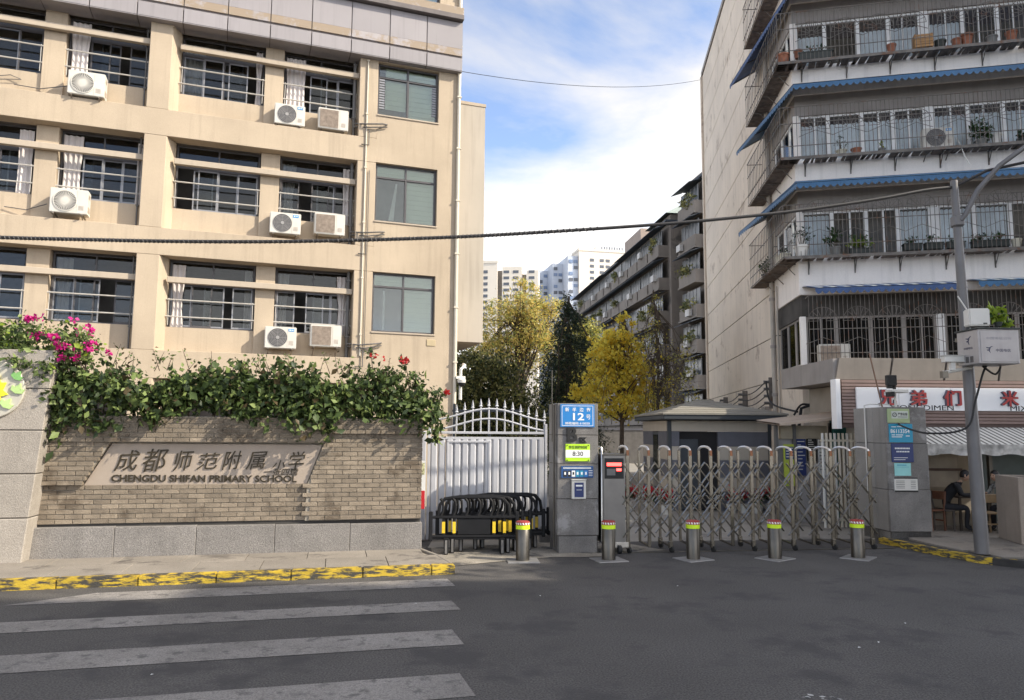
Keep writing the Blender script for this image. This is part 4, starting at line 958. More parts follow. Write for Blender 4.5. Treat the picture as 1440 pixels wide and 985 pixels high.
def level(k):
    z0 = RL[k]; top = RL[k + 1] if k + 1 < len(RL) else z0 + 3.0
    dark = k == 0
    # parapet / spandrel under the windows of the next level up
    pl = [(0.0, 0.0), (UE, 0.0), (UE, .35), (.3, .35), sidep(2.93, -.3, 0)[:2], sidep(2.93, 0, 0)[:2]]
    MB().slab(pl, z0 + 2.12, top + 0.06).build('spandrel', RW if k else RW, ap, bevel=0.008)
    pl2 = [(0.06, 0.06), (UE, 0.06), (UE, .33), (.32, .33), sidep(2.9, -.32, 0)[:2], sidep(2.9, -.05, 0)[:2]]
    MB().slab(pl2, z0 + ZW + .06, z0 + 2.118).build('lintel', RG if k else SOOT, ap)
    if k == 0: MB().slab(pl, z0 - .1, z0 + .06).build('spandrel', RT, ap, bevel=.008)
    # corner post
    MB().box(0.0, 0.16, 0.02, .2, z0 + .062, z0 + ZW + .058).build('corner_post', RW, ap)
    # front windows
    r = random.Random(50 + k)
    for i in range(len(MU) - 1):
        a, c = MU[i] + (.12 if i == 0 else 0), MU[i + 1]
        if c - a < .3:
            MB().box(a, c, .09, .2, z0 + .062, z0 + ZW + .058).build('mullion', UPVC, ap); continue
        t = .058; w = MB(); y = .12; q0, q1 = z0 + .065, z0 + ZW + .055; ym = (a + c) / 2 + r.uniform(-.05, .05)
        w.box(a, a + t, y, y + .06, q0, q1).box(c - t, c, y, y + .06, q0, q1).box(a + t, c - t, y, y + .06, q0, q0 + t).box(a + t, c - t, y, y + .06, q1 - t, q1)
        if r.random() < .45: w.box(ym - .02, ym + .02, y + .005, y + .055, q0 + t, q1 - t)
        wo = w.build('window', UPVC if not (dark and r.random() < .8) else RG, ap)
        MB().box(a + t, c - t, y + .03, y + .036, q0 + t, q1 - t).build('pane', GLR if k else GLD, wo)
        state = r.random()
        if k == 3: has = i in (0, 2, 3, 5)
        elif k == 2: has = True
        elif k == 1: has = i in (0, 3, 5, 6)
        else: has = (k > 0 and state < .6)
        if has:
            b = MB(); hz = q1 - (.30 if k == 2 else .42) * (1 if k != 1 else .3); n = 22; vs = []
            for j in (0, 1):
                for s in range(n + 1):
                    u = a + t + (c - a - 2 * t) * s / n; vs.append((u, y + .10 + .012 * math.sin(s * 2.1), q0 + .02 if j == 0 else hz + .035 * abs(math.sin(s * math.pi / n * 6))))
            b.add(vs, [(s, s + 1, n + 2 + s, n + 1 + s) for s in range(n)])
            b.build('curtain', LCUR, wo)
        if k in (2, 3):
            MB().box(a + t, c - t, y + .16, y + .17, q1 - .5, q1 - t).build('valance', BRC, wo)  # plain dark strip behind the top of the pane
    # flank windows
    for i in range(3):
        a, c = SM[i] + .02, SM[i + 1] - .02; w = MB(); q0, q1 = z0 + .065, z0 + ZW + .055
        def sb(t0, t1, o0, o1, za, zb_, B): B.slab([sidep(t0, o0, 0)[:2], sidep(t0, o1, 0)[:2], sidep(t1, o1, 0)[:2], sidep(t1, o0, 0)[:2]], za, zb_)
        for t0, t1, za, zb_ in ((a, a + .05, q0, q1), (c - .05, c, q0, q1), (a + .05, c - .05, q0, q0 + .05), (a + .05, c - .05, q1 - .05, q1)): sb(t0, t1, -.16, -.10, za, zb_, w)
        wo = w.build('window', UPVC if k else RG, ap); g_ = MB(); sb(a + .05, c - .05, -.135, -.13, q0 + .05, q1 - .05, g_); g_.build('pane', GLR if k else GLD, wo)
        if k in (1, 2): g_ = MB(); sb(a + .05, c - .05, -.26, -.25, q0 + .05, q1 - .3, g_); g_.build('curtain', LCUR, wo)
    # iron cage with slatted floor
    n_ = .52; zc = z0 - .02; hc = 1.56 if k else 2.02
    u0 = -0.45 if k else 0.16
    cg = MB()
    def vb(p, q, w_=.016): cg.bar(p, q, w_, w_)
    sp_ = .115; nb = int((UE - u0) / sp_)
    for i in range(nb + 1):
        u = u0 + i * sp_; zz_ = 0
        cg.box(u - .007, u + .007, -n_ - .007, -n_ + .007, zc, zc + hc)
    for dz in (.03, .36, 1.05, hc): vb((u0, -n_, zc + dz), (UE, -n_, zc + dz), .02)
    for i in range(len(MU) - 1):      # sunburst ornaments
        a, c = MU[i], MU[i + 1]
        if c - a < .3: continue
        cu = (a + c) / 2; czz = zc + (.82 if k >= 2 else 1.28); 
        for r_ in (.10, .40):
            pts = [(cu + r_ * math.cos(t), -n_ - .012, czz + r_ * math.sin(t)) for t in [j * math.pi / 8 for j in range(9)]]
            for p, q in zip(pts, pts[1:]): vb(p, q, .012)
        for j in range(9):
            t = j * math.pi / 8; vb((cu + .10 * math.cos(t), -n_ - .012, czz + .10 * math.sin(t)), (cu + .40 * math.cos(t), -n_ - .012, czz + .40 * math.sin(t)), .012)
        vb((a, -n_ - .012, zc + .62), (cu, -n_ - .012, zc + .80), .012); vb((cu, -n_ - .012, zc + .80), (c, -n_ - .012, zc + .62), .012)
    if k:
        for i in range(21):
            t = -.45 + i * .232; p = sidep(t, n_, zc); vb(p, (p[0], p[1], zc + hc), .014)
        for dz in (.03, .36, 1.05, hc): vb(sidep(-.45, n_, zc + dz), sidep(4.3, n_, zc + dz), .02)
        for dz in (.03, hc): vb(sidep(4.3, n_, zc + dz), sidep(4.3, 0, zc + dz), .02); vb((u0, -n_, zc + dz), sidep(-.45, n_, zc + dz), .02)
    else: vb((u0, -n_, zc + .03), (u0, 0, zc + .03), .02); vb((u0, -n_, zc + hc), (u0, 0, zc + hc), .02)
    cage = cg.build('window_cage', RBAR, ap)
    sl = MB(); r = random.Random(90 + k)
    i = 0; u = u0
    while u < UE:
        w_ = r.uniform(.06, .11); sk_ = r.uniform(-.06, .06)
        if r.random() < .94: sl.slab([(u, -n_ + .02), (u + w_, -n_ + .02), (u + w_ + sk_, -.01), (u + sk_, -.01)], zc - .012, zc + .012 + r.uniform(0, .02))
        u += w_ + r.uniform(.006, .03)
    if k:
        t = -.4
        while t < 4.2:
            w_ = r.uniform(.05, .1); sl.slab([sidep(t, n_ - .02, 0)[:2], sidep(t, .01, 0)[:2], sidep(t + w_, .01, 0)[:2], sidep(t + w_, n_ - .02, 0)[:2]], zc - .012, zc + .015); t += w_ + .03
    stuff(sl.build('floor_slat', RSLAT, cage))
    MB().box(u0, UE, -n_ - .02, -n_ + .0, zc - .05, zc + .02).build('front_angle', RBAR, cage)
    for u in (.28, 1.55, 2.75, 3.95, 5.2, 6.4, 7.6):
        MB().bar((u, -n_ + .04, zc - .03), (u, -.005, zc - .03), .03, .03).bar((u, -.02, zc - .03), (u, -.02, zc - .42), .03, .03).bar((u, -n_ * .6, zc - .04), (u, -.02, zc - .36), .02, .02).build('support_bracket', RBAR, cage)
    if k:
        for t in (.3, 1.7, 3.0): 
            MB().bar(sidep(t, n_ - .04, zc - .03), sidep(t, .0, zc - .03), .03).bar(sidep(t, n_ * .6, zc - .04), sidep(t, .02, zc - .36), .02).build('support_bracket', RBAR, cage)
    # awnings
    zw, ze = z0 + 2.42, z0 + 2.10; oa = .86
    def awning(P, m, sw=True, stripes=False):
        a = MB(); a.add([P[0], P[1], P[2], P[3]], [(0, 1, 2, 3)]); dv = Vector((0, 0, -.02)); a.add([Vector(p) + dv for p in P], [(3, 2, 1, 0)])
        ob = a.build('awning', m, ap)
        v = MB(); L_ = (Vector(P[2]) - Vector(P[3])).length; scallop(v, Vector(P[3]) + Vector((0, 0, -.021)), Vector(P[2]) + Vector((0, 0, -.021)), .165, max(3, int(L_ / .18))); v.build('valance', m, ob)
        if stripes:
            s = MB()
            for i in range(int(L_ / .35)):
                t0 = (i * .35 + .1) / L_; t1 = (i * .35 + .24) / L_
                q = [Vector(P[0]).lerp(Vector(P[1]), t0), Vector(P[0]).lerp(Vector(P[1]), t1), Vector(P[3]).lerp(Vector(P[2]), t1), Vector(P[3]).lerp(Vector(P[2]), t0)]
                s.add([x + Vector((0, 0, .004)) for x in q], [(0, 1, 2, 3)])
            s.build('stripe', AWW, ob)
        for i in range(5):
            t = i / 4; p = Vector(P[0]).lerp(Vector(P[1]), t); q = Vector(P[3]).lerp(Vector(P[2]), t); MB().bar(p + Vector((0, 0, -.04)), q + Vector((0, 0, -.04)), .025).build('awning_rib', RBAR, ob)
        return ob
    m = {0: AWB, 1: AWB, 2: AWB, 3: AWN}.get(k, AWN)
    if k == 0:
        awning([(.1, -.01, z0 + 2.38), (4.15, -.01, z0 + 2.38), (4.15, -oa, z0 + 2.17), (.3, -oa, z0 + 2.17)], AWN, stripes=True)
        awning([(4.45, -.01, z0 + 2.42), (UE, -.01, z0 + 2.42), (UE, -oa, z0 + 2.22), (4.45, -oa, z0 + 2.22)], AWB, stripes=True)
    else:
        e = .95 if k == 3 else .0
        cn = sidep(-.55, .62, ze); 
        awning([(-.02, -.01, zw), (UE, -.01, zw), (UE, -oa, ze), (-.1, -oa, ze)], m)
        s0, s1 = sidep(.02, .01, zw), sidep(3.9 + e, .01, zw); s2, s3 = sidep(4.1 + e, .92, ze - .12), sidep(-.75, .62, ze - .02)
        awning([s1, s0, (-.1, -oa, ze), s2], m)
for k in range(5): level(k)
MB().slab([(0, 0), (UE, 0), (UE, .35), (.3, .35), sidep(2.93, -.3, 0)[:2], sidep(2.93, 0, 0)[:2]], 19.1, 22.2).build('top_wall', RW, ap)

# air conditioners and pots on the cages
gB = 'air conditioners in the balcony cages'
B1 = ac_unit('dark', 'white air conditioner with black fan in the cage of the second balcony from the top', gB, .80, .58, .30); v = Rf.w(3.42, -.42, 10.30); B1.location = v; B1.rotation_euler = (0, 0, Rf.a)
B2 = ac_unit('square', 'dingy air conditioner in the lowest balcony cage above the shop sign', gB, .84, .56, .30); v = Rf.w(.40, -.46, 4.16); B2.location = v; B2.rotation_euler = (0, 0, Rf.a)
MB().tube([(.83, .0, .25), (.9, -.06, .05), (1.0, -.1, -.35), (1.12, -.1, -.62)], .012, 5).build('drain_hose', OFFW, B1, smooth=True)

LG = leafmat('pot_leaf_green', (0.05, 0.10, 0.03)); LD = leafmat('pot_leaf_dark', (0.025, 0.045, 0.02)); LY = leafmat('pot_leaf_yellow_green', (0.22, 0.30, 0.03)); LB = leafmat('dry_leaf', (0.22, 0.16, 0.08))
SOIL = mat('soil', (.05, .035, .025), .95)
def pot(label, F, u, y, z, r=.14, h=.2, m=None, plant=None, ps=.3, n=140, seed=0, box=None, cat='flower pot', leaf=.09, group='pots on the balcony cages'):
    t = thing('potted_plant' if plant else 'flower_pot', label, 'plant' if plant else cat, F.w(u, y, z), F.a, group); m = m or CLAY
    if box:
        w, d = box; MB().slab([(-w * .46, -d * .46), (w * .46, -d * .46), (w * .46, d * .46), (-w * .46, d * .46)], 0, h * .85).box(-w / 2, w / 2, -d / 2, d / 2, h * .8, h).build('trough', m, t, bevel=.008)
    else: MB().lathe([(r * .72, 0), (r * .95, h * .82), (r * 1.06, h * .82), (r * 1.06, h), (r * .9, h), (r * .85, h * .9)], 16).build('pot', m, t, smooth=True)
    if not box: MB().lathe([(r * .84, h * .84), (r * .8, h * .86)], 12).build('soil', SOIL, t)
    if plant:
        nr = np.random.default_rng(seed + 100); w = box[0] * .5 if box else r
        P, C = crown_points([(0, 0, h + ps * .5, max(w, ps * .5), min(.3, ps * .45), ps * .5)], n, max(6, n // 14), nr, .3, .3)
        stuff(put('foliage', leaf_mesh('foliage', P, leaf, plant, [1] * len(plant), nr, .5), t))
        st = MB()
        for c in C[:9]: st.tube([(c[0] * .2, c[1] * .2, h * .9), tuple(c)], [.010, .004], 4)
        st.build('stem', MATS['bark'] if 'bark' in MATS else RSLAT, t)
    return t
mat('bark', (0.10, 0.075, 0.055), 0.95, var=0.3, vs=6, bump=0.8, bs=30)
PW = mat('white_pot', (0.62, 0.60, 0.56), 0.6, var=.06); PG = mat('grey_pot', (0.20, 0.20, 0.19), 0.7); PK = mat('dark_pot', (0.035, 0.04, 0.035), 0.6); FOAM = mat('foam_box', (0.55, 0.52, 0.42), 0.9, var=.1, vs=4)
Z3, Z2, Z1 = 13.25, 10.29, 7.31
pot('brown clay pot at the left corner of the top balcony', Rf, -.28, -.38, Z3, .19, .26)
pot('small round clay pot beside the planter box on the top balcony', Rf, .15, -.36, Z3 + .12, .13, .24)
pot('long dark planter box at the left end of the top balcony', Rf, .62, -.40, Z3, 0, .24, PK, [LD, LG], .2, 60, 1, box=(1.0, .26))
pot('terracotta pot standing right of the sunburst grille on the top balcony', Rf, 2.72, -.36, Z3, .13, .26)
o = thing('wooden_crate', 'slatted wooden crate standing on the top balcony ledge', 'crate', Rf.w(3.55, -.36, Z3 + .02), Rf.a)
CW = mat('crate_wood', (0.34, 0.19, 0.08), 0.8, var=.2, vs=8, rv=.15)
for i in range(5): MB().box(-.24, .24, -.16, -.146, .02 + i * .078, .085 + i * .078).build('slat', CW, o)
for x0, x1, y0, y1 in ((-.24, -.2, -.145, .144), (.2, .24, -.145, .144), (-.24, .24, .145, .16)): MB().box(x0, x1, y0, y1, 0, .42).build('side_board', CW, o)
pot('dark green bowl beside the wooden crate on the top balcony', Rf, 4.0, -.36, Z3, .17, .22, PK, cat='bowl')
pot('reddish clay pot of a pair in the middle of the top balcony', Rf, 4.45, -.34, Z3, .14, .24); pot('larger clay pot of a pair, with upright rim on the top balcony', Rf, 4.72, -.32, Z3, .16, .36)
pot('grey pot towards the right of the top balcony', Rf, 5.35, -.34, Z3, .15, .22, PG); pot('orange clay pot at the right of the top balcony', Rf, 5.85, -.34, Z3, .15, .30)
pot('dry twiggy plant in a tan pot at the right edge of the top balcony', Rf, 6.75, -.34, Z3, .2, .32, FOAM, [LB], .75, 90, 3, leaf=.07)
pot('yellowish pot with thin twigs on the second balcony from the top', Rf, 1.25, -.34, Z2, .15, .14, FOAM, [LD], .5, 70, 4, leaf=.06)
pot('low clay pot under the grille of the second balcony from the top', Rf, 1.65, -.34, Z2, .15, .16)
pot('small pot with bright sprigs on the second balcony from the top', Rf, 2.35, -.30, Z2, .10, .12, PG, [LY], .18, 30, 5)
pot('big bushy potted plant right of the fan on the second balcony from the top', Rf, 4.95, -.30, Z2, .18, .16, PG, [LD, LG], .62, 260, 6, leaf=.12)
pot('white bucket beside the bushy plant on the second balcony from the top', Rf, 5.3, -.34, Z2, .13, .3, PW, cat='bucket')
pot('low dark leafy pot at the right of the second balcony from the top', Rf, 5.95, -.32, Z2, .13, .12, PK, [LD], .2, 50, 7, leaf=.14)
pot('white rimmed pot with a dark shrub at the corner of the third balcony', Rf, .05, -.36, Z1, .21, .32, PW, [LD], .62, 150, 8, leaf=.08)
pot('cream foam trough on the left flank cage of the third balcony', Rs, -.35, -.34, Z1 - .02, 0, .24, FOAM, [LD], .3, 50, 9, box=(.7, .3))
pot('straggly dark bush hanging at the far end of the left flank cage', Rs, -2.6, -.36, Z1 - .05, .14, .16, PK, [LD, LG], .5, 260, 10, leaf=.08)
pot('square grey pot with a broad leaf plant on the third balcony', Rf, .98, -.34, Z1, .15, .24, PG, [LD, LG], .5, 120, 11, leaf=.16)
pot('bright yellow green plant in a dark box on the third balcony', Rf, 1.62, -.36, Z1, 0, .16, PK, [LY, LY, LG], .26, 170, 12, box=(.62, .26))
pot('tall green plant behind the yellow green one on the third balcony', Rf, 1.62, -.16, Z1, .13, .2, PK, [LG], .55, 130, 13, leaf=.1)
for i, (u, l) in enumerate(((3.0, 'first of five, counted from the left'), (3.55, 'second of five, left of the lamp pole'), (4.1, 'third of five, close to the lamp pole'), (4.75, 'fourth of five, right of the lamp pole'), (5.2, 'last of five, beside the tan pot'))):
    pot('dark plant trough on the third balcony, ' + l, Rf, u, -.34, Z1 + .04, 0, .2, PK, [LG, LD], .22, 70, 20 + i, box=(.5, .24), group='troughs along the third balcony')
pot('tan pot right of the lamp pole on the third balcony', Rf, 5.62, -.36, Z1, .13, .24, FOAM); pot('peach coloured pot furthest right on the third balcony', Rf, 6.1, -.36, Z1, .14, .26, CLAY)

# ---------------------------------------------------------------- insulator racks and wires on the side wall
wires = MB()
rk = [(3.4, 3.95, .95), (8.0, 3.75, .8), (12.5, 3.7, .55)]
for i, (t, z, h) in enumerate(rk):
    o = thing('cable_bracket', ('nearest iron cable bracket on the tan side wall, at the drainpipe', 'middle iron cable bracket on the tan side wall', 'far iron cable bracket on the tan side wall')[i], 'bracket', Rs.w(-t, -.12, z), Rs.a, 'cable brackets on the side wall')
    MB().box(-.05, .05, -.07, .13, -h, .1).build('upright', RBAR, o)
    b = MB()
    for k in range(4): b.cyl((0, -.07, -.05 - k * h * .25), (0, -.24, -.05 - k * h * .25), .05, 8)
    b.build('insulator', PIPED, o, smooth=True)
for k in range(4):
    pts = []
    for (t, z, h), (t2, z2, h2) in zip(rk, rk[1:] + [(17.5, 3.6, .5)]):
        for j in range(6):
            s = j / 6; pts.append(Rs.w(-(t + (t2 - t) * s), -.30, (z - .05 - k * h * .25) * (1 - s) + (z2 - .05 - k * h2 * .25) * s - .18 * math.sin(math.pi * s)))
    wires.tube(pts, .018, 5)
o = wires.build('wire_bundle', RUB); tag(o, 'four parallel black wires strung along the tan side wall', 'wires')
o = thing('meter_box', 'grey metal meter box low on the tan wall beside the cables', 'meter box', Rs.w(-4.3, -.2, 2.3), Rs.a)
MB().box(-.3, .3, 0, .2, 0, .8).build('casing', mat('meter_grey', (0.33, 0.30, 0.27), .6), o, bevel=.01); MB().box(-.27, .27, -.014, 0, .03, .77).build('door', mat('meter_grey'.strip(), (0, 0, 0)), o)
o = MB().tube(smooth_path([Rf.w(-.3, -.25, 2.7), Rf.w(-.1, -.3, 3.0), Rf.w(.25, -.3, 3.05), Rf.w(.7, -.8, 3.6), Rf.w(1.1, -1.6, 3.75)]), .03, 6).tube([Rf.w(-.2, -.25, 2.2), Rf.w(-.1, -.28, 2.9), Rf.w(.3, -.3, 3.05)], .045, 6).tube(smooth_path([Rs.w(-3.3, -.3, 3.9), Rs.w(-2.4, -.35, 3.15), Rf.w(-.2, -.25, 2.8)]), .03, 6).build('black_cable', RUB, smooth=True); tag(o, 'thick black cables looping over the beige corner towards the shop sign', 'cable')

# ---------------------------------------------------------------- noodle shop
SH = Frame((7.55, 17.45), 0.5)
sh = thing('noodle_shop', 'ground floor noodle shop with a white sign board in red characters', 'shop', SH.w(0, 0, 0), SH.a)
FASP = mat('shop_fascia', (0.20, 0.175, 0.15), .6, var=.1, streak=.3, rv=.06); SLATP = mat('pink_slat', (0.25, 0.175, 0.15), .6, var=.1); SIGNW = mat('sign_white', (0.86, 0.85, 0.84), .45, var=.03, vs=1)
SX = 9.0
for i in range(7):
    x0 = .1 + i * 1.3; MB().prism([(x0 + .02, 3.46), (x0 + 1.27, 3.46), (x0 + 1.37, 3.98), (x0 + .12, 3.98)], .02, .14).build('fascia_panel', FASP, sh, bevel=.005)
MB().box(0.1, SX, .1, 3.4, 3.42, 3.97).build('roof', RG, sh)
MB().box(.02, .13, -.18, .1, 2.3, 3.46).build('end_post', SIGNW, sh, bevel=.006)
b = MB().box(.18, SX, -.10, .08, 2.42, 3.45); b.build('sign_back', mat('sign_backing', (0.10, 0.06, 0.05), .8), sh)
for i in range(13):
    z = 2.44 + i * .078
    MB().box(.19, SX, -.125, -.10, z, z + .062).build('slat', SLATP, sh, bevel=.004)
for x0, x1 in ((.50, 1.48), (1.488, 2.70), (2.708, 5.20), (5.208, 8.9)):
    MB().box(x0, x1, -.20, -.125, 2.74, 3.27).build('sign_panel', SIGNW, sh, bevel=.006)
RC = mat('red_letter', (0.42, 0.055, 0.05), .5, var=.1); RCD = mat('letter_side', (0.10, 0.09, 0.12), .6)
for ch, x in (('兄', 1.20), ('弟', 1.92), ('们', 2.72), ('米', 4.06), ('线', 4.95), ('粉', 6.05)):
    text('lettering', ch, .41, .37, RCD, sh, (x - .015, -.20, 3.035), ext=.05, bold=.022); text('lettering', ch, .40, .36, RC, sh, (x, -.25, 3.03), ext=.012, bold=.018)
text('lettering', 'XIONGDIMEN', 1.5, .115, INK, sh, (2.0, -.20, 2.805), ext=.006); text('lettering', 'MIXIAN', .80, .115, INK, sh, (4.48, -.20, 2.805), ext=.006)
MB().box(.18, SX, -.11, .07, 2.33, 2.418).build('sign_rail', mat('rail_brown', (0.09, 0.06, 0.05), .6), sh)
# striped awning, sagging valance
aw = MB(); aw.add([(1.0, -.1, 2.36), (SX, -.1, 2.36), (SX, -1.25, 1.98), (1.0, -1.25, 1.98)], [(0, 1, 2, 3)]); AWL = mat('awning_white', (0.72, 0.71, 0.66), .7, var=.06, streak=.2); AWD = mat('awning_dark_stripe', (0.13, 0.12, 0.11), .7)
awo = aw.build('awning', AWL, sh)
st = MB(); n = 58
for i in range(n):
    x = 1.0 + (SX - 1.0) * i / n; st.add([(x, -.1, 2.364), (x + .052, -.1, 2.364), (x + .052, -1.25, 1.984), (x, -1.25, 1.984)], [(0, 1, 2, 3)])
st.build('stripe', AWD, awo)
va = MB(); vs = []; n = 160
for i in range(n + 1):
    x = 1.0 + (SX - 1) * i / n
    for j in range(4): vs.append((x, -1.252 + .022 * math.sin(x * 17 + j) * (j / 3), 1.98 - j * .075 - (.02 * math.sin(x * 9) if j == 3 else 0)))
va.add(vs, [(4 * i + j, 4 * i + j + 1, 4 * i + 4 + j + 1, 4 * i + 4 + j) for i in range(n) for j in range(3)])
va.build('valance', mat('awning_valance', (0.30, 0.29, 0.27), .8, var=.25, vs=6, col2=(0.5, 0.48, 0.45)), awo, smooth=True)
# interior
SHW = mat('shop_wall', (0.30, 0.26, 0.21), .7, var=.2, vs=1.2); SHB = mat('shop_brown', (0.12, 0.07, 0.05), .6, var=.2, vs=3)
MB().box(.9, SX, 3.0, 3.1, .1, 3.4).build('back_wall', SHW, sh); MB().box(.75, .9, -.05, 3.1, .1, 3.4).build('side_wall', SHW, sh)
MB().box(1.0, 3.55, .9, 1.0, 1.75, 1.83).box(1.0, 3.55, .9, 1.0, 1.3, 1.36).box(1.0, 1.08, .9, 1.0, .11, 2.3).build('shelf_frame', SHB, sh)
MB().box(1.1, 3.5, 1.02, 1.05, 1.84, 2.3).box(1.1, 3.5, 1.02, 1.05, .9, 1.74).build('partition', mat('shop_tan', (0.40, 0.33, 0.25), .7, var=.15, vs=2), sh)
MB().box(3.85, 5.5, .7, .72, .12, 2.3).build('glass_screen', mat('dull_glass', (0.10, 0.12, 0.11), .25, var=.1), sh)
MB().box(3.7, 3.78, .1, .2, .11, 2.4).box(5.5, 5.58, .1, .2, .11, 2.4).build('door_post', STEELD, sh)

# dining furniture and guests
WOODC = mat('chair_wood', (0.16, 0.07, 0.04), .55, var=.25, vs=7); WOODL = mat('pale_chair_wood', (0.30, 0.21, 0.12), .5, var=.2, vs=7); TBL = mat('dark_table', (0.06, 0.045, 0.035), .5, var=.2)
def chair(name, label, loc, rz, m):
    t = thing(name, label, 'chair', loc, rz, 'chairs in front of the noodle shop')
    MB().box(-.2, .2, -.2, .2, .42, .455).build('seat', m, t, bevel=.008)
    for x in (-.18, .18):
        MB().bar((x, -.18, 0), (x, -.18, .42), .036).build('leg', m, t, bevel=.004)
        MB().bar((x, .20, 0), (x, .19, .46), .036).bar((x, .19, .44), (x, .25, .84), .034).build('leg', m, t, bevel=.004)
    MB().box(-.18, .18, .215, .24, .66, .84).build('backrest', m, t, bevel=.008)
    MB().box(-.18, .18, -.19, -.17, .2, .23).box(-.18, .18, .18, .2, .2, .23).build('stretcher', m, t)
    return t
SX0 = Vector((9.55, 16.35, zr))
chair('wooden_chair', 'dark brown wooden chair behind the pillar, left of the seated guest', SX0 + Vector((-.35, .15, 0)), R_(-70), WOODC)
chair('wooden_chair', 'pale backed chair beside the leaning lamp pole', SX0 + Vector((.55, -.35, 0)), R_(178), WOODL)
t = thing('dining_table', 'dark dining table before the noodle shop, half behind the lamp pole', 'table', SX0 + Vector((.75, .35, 0)), 0)
MB().box(-.55, .55, -.35, .35, .70, .74).build('tabletop', TBL, t, bevel=.008)
for x in (-.5, .5):
    for y in (-.3, .3): MB().bar((x, y, 0), (x, y, .7), .045).build('leg', TBL, t)
def person(label, loc, rz, top_m, leg_m, hair_m, hat=None, lean=.25, skin=None):
    t = thing('person', label, 'person', loc, rz)
    skin = skin or mat('skin', (0.42, 0.26, 0.18), .55, var=.08)
    J = [((0, 0, .50), .14), ((0, -.04, .70), .135), ((0, -.06 - lean * .35, .90), .155), ((0, -.12 - lean * .55, 1.02), .08), ((0, -.15 - lean * .62, 1.09), .055),   # pelvis..neck
         ((.19, -.10 - lean * .5, .99), .068), ((.25, -.16 - lean * .5, .76), .052), ((.13, -.44 - lean * .5, .76), .040), ((.09, -.50 - lean * .5, .77), .034),
         ((-.19, -.10 - lean * .5, .99), .068), ((-.25, -.18 - lean * .5, .78), .052), ((-.10, -.45 - lean * .5, .80), .040), ((-.06, -.51 - lean * .5, .82), .034),
         ((.10, -.05, .50), .105), ((.12, -.45, .50), .075), ((.12, -.43, .10), .050), ((.12, -.55, .04), .042),
         ((-.10, -.05, .50), .105), ((-.12, -.45, .50), .075), ((-.12, -.40, .10), .050), ((-.12, -.52, .04), .042)]
    E_ = [(0, 1), (1, 2), (2, 3), (3, 4), (2, 5), (5, 6), (6, 7), (7, 8), (2, 9), (9, 10), (10, 11), (11, 12), (0, 13), (13, 14), (14, 15), (15, 16), (0, 17), (17, 18), (18, 19), (19, 20)]
    me = bpy.data.meshes.new('body'); me.from_pydata([j[0] for j in J], E_, [])
    o = put('body', me, t); sk_ = o.modifiers.new('skin', 'SKIN'); o.modifiers.new('sub', 'SUBSURF').levels = 2
    for i, (p, r) in enumerate(J): me.skin_vertices[0].data[i].radius = (r, r * .82)
    me.skin_vertices[0].data[0].use_root = True
    bpy.context.view_layer.update(); dg = bpy.context.evaluated_depsgraph_get(); m2 = bpy.data.meshes.new_from_object(o.evaluated_get(dg)); o.modifiers.clear(); o.data = m2; m2.name = 'body'
    m2.materials.clear()
    for x in (top_m, leg_m, skin, RUB): m2.materials.append(x)
    for p in m2.polygons:
        c = p.center; p.use_smooth = True
        d = min((c - Vector(J[8][0])).length, (c - Vector(J[12][0])).length)
        p.material_index = 2 if d < .05 or c.z > 1.05 else 3 if c.z < .08 else 1 if (c.z < .60 and c.y < .2 and (c.z < .56 or c.y < -.1)) else 0
    hc = Vector((0, -.19 - lean * .70, 1.19)); b = MB(); prof = []
    vs = []; fs = []; nu, nv = 16, 12
    for j in range(nv + 1):
        th = math.pi * j / nv
        for i in range(nu):
            ph = 2 * math.pi * i / nu; x, y, z = math.sin(th) * math.cos(ph), math.sin(th) * math.sin(ph), math.cos(th)
            X, Y, Z_ = x * .076, y * .094, z * .118
            if z < 0: X *= 1 + .22 * z; Y *= (1 + .10 * z)
            vs.append(hc + Vector((X, Y, Z_)))
    for j in range(nv):
        for i in range(nu): fs.append((j * nu + i, j * nu + (i + 1) % nu, (j + 1) * nu + (i + 1) % nu, (j + 1) * nu + i))
    b.add(vs, fs); hd_ = b.build('head', skin, t, smooth=True)
    f_ = MB(); f_.add([hc + Vector(p) for p in ((-.014, -.09, .0), (.014, -.09, .0), (.018, -.094, -.03), (-.018, -.094, -.03), (0, -.118, -.026), (0, -.094, .012))], [(0, 1, 5), (0, 5, 4, 3), (1, 2, 4, 5), (3, 4, 2)]); f_.build('nose', skin, hd_)
    e_ = MB()
    for x in (-.03, .03): e_.box(hc.x + x - .012, hc.x + x + .012, hc.y - .092, hc.y - .084, hc.z + .006, hc.z + .016)
    e_.build('eye', INK, hd_); MB().box(hc.x - .022, hc.x + .022, hc.y - .094, hc.y - .084, hc.z - .058, hc.z - .050).build('mouth', mat('lips', (0.25, 0.09, 0.08), .5), hd_)
    r_ = MB()
    for x in (-.078, .078): r_.box(x - .008, x + .008, hc.y - .012, hc.y + .02, hc.z - .03, hc.z + .03)
    r_.build('ear', skin, hd_, bevel=.006)
    hv = []; hf = []
    for j in range(8):
        th = math.pi * .60 * j / 7
        for i in range(nu):
            ph = 2 * math.pi * i / nu; front = max(0, -math.sin(ph)); th2 = th * (1 - .40 * front)
            hv.append(hc + Vector((math.sin(th2) * math.cos(ph) * .086, math.sin(th2) * math.sin(ph) * .104 + .004, math.cos(th2) * .130)))
    for j in range(7):
        for i in range(nu): hf.append((j * nu + i, j * nu + (i + 1) % nu, (j + 1) * nu + (i + 1) % nu, (j + 1) * nu + i))
    h_ = MB(); h_.add(hv, hf); h_.build('hair', hair_m, t, smooth=True)
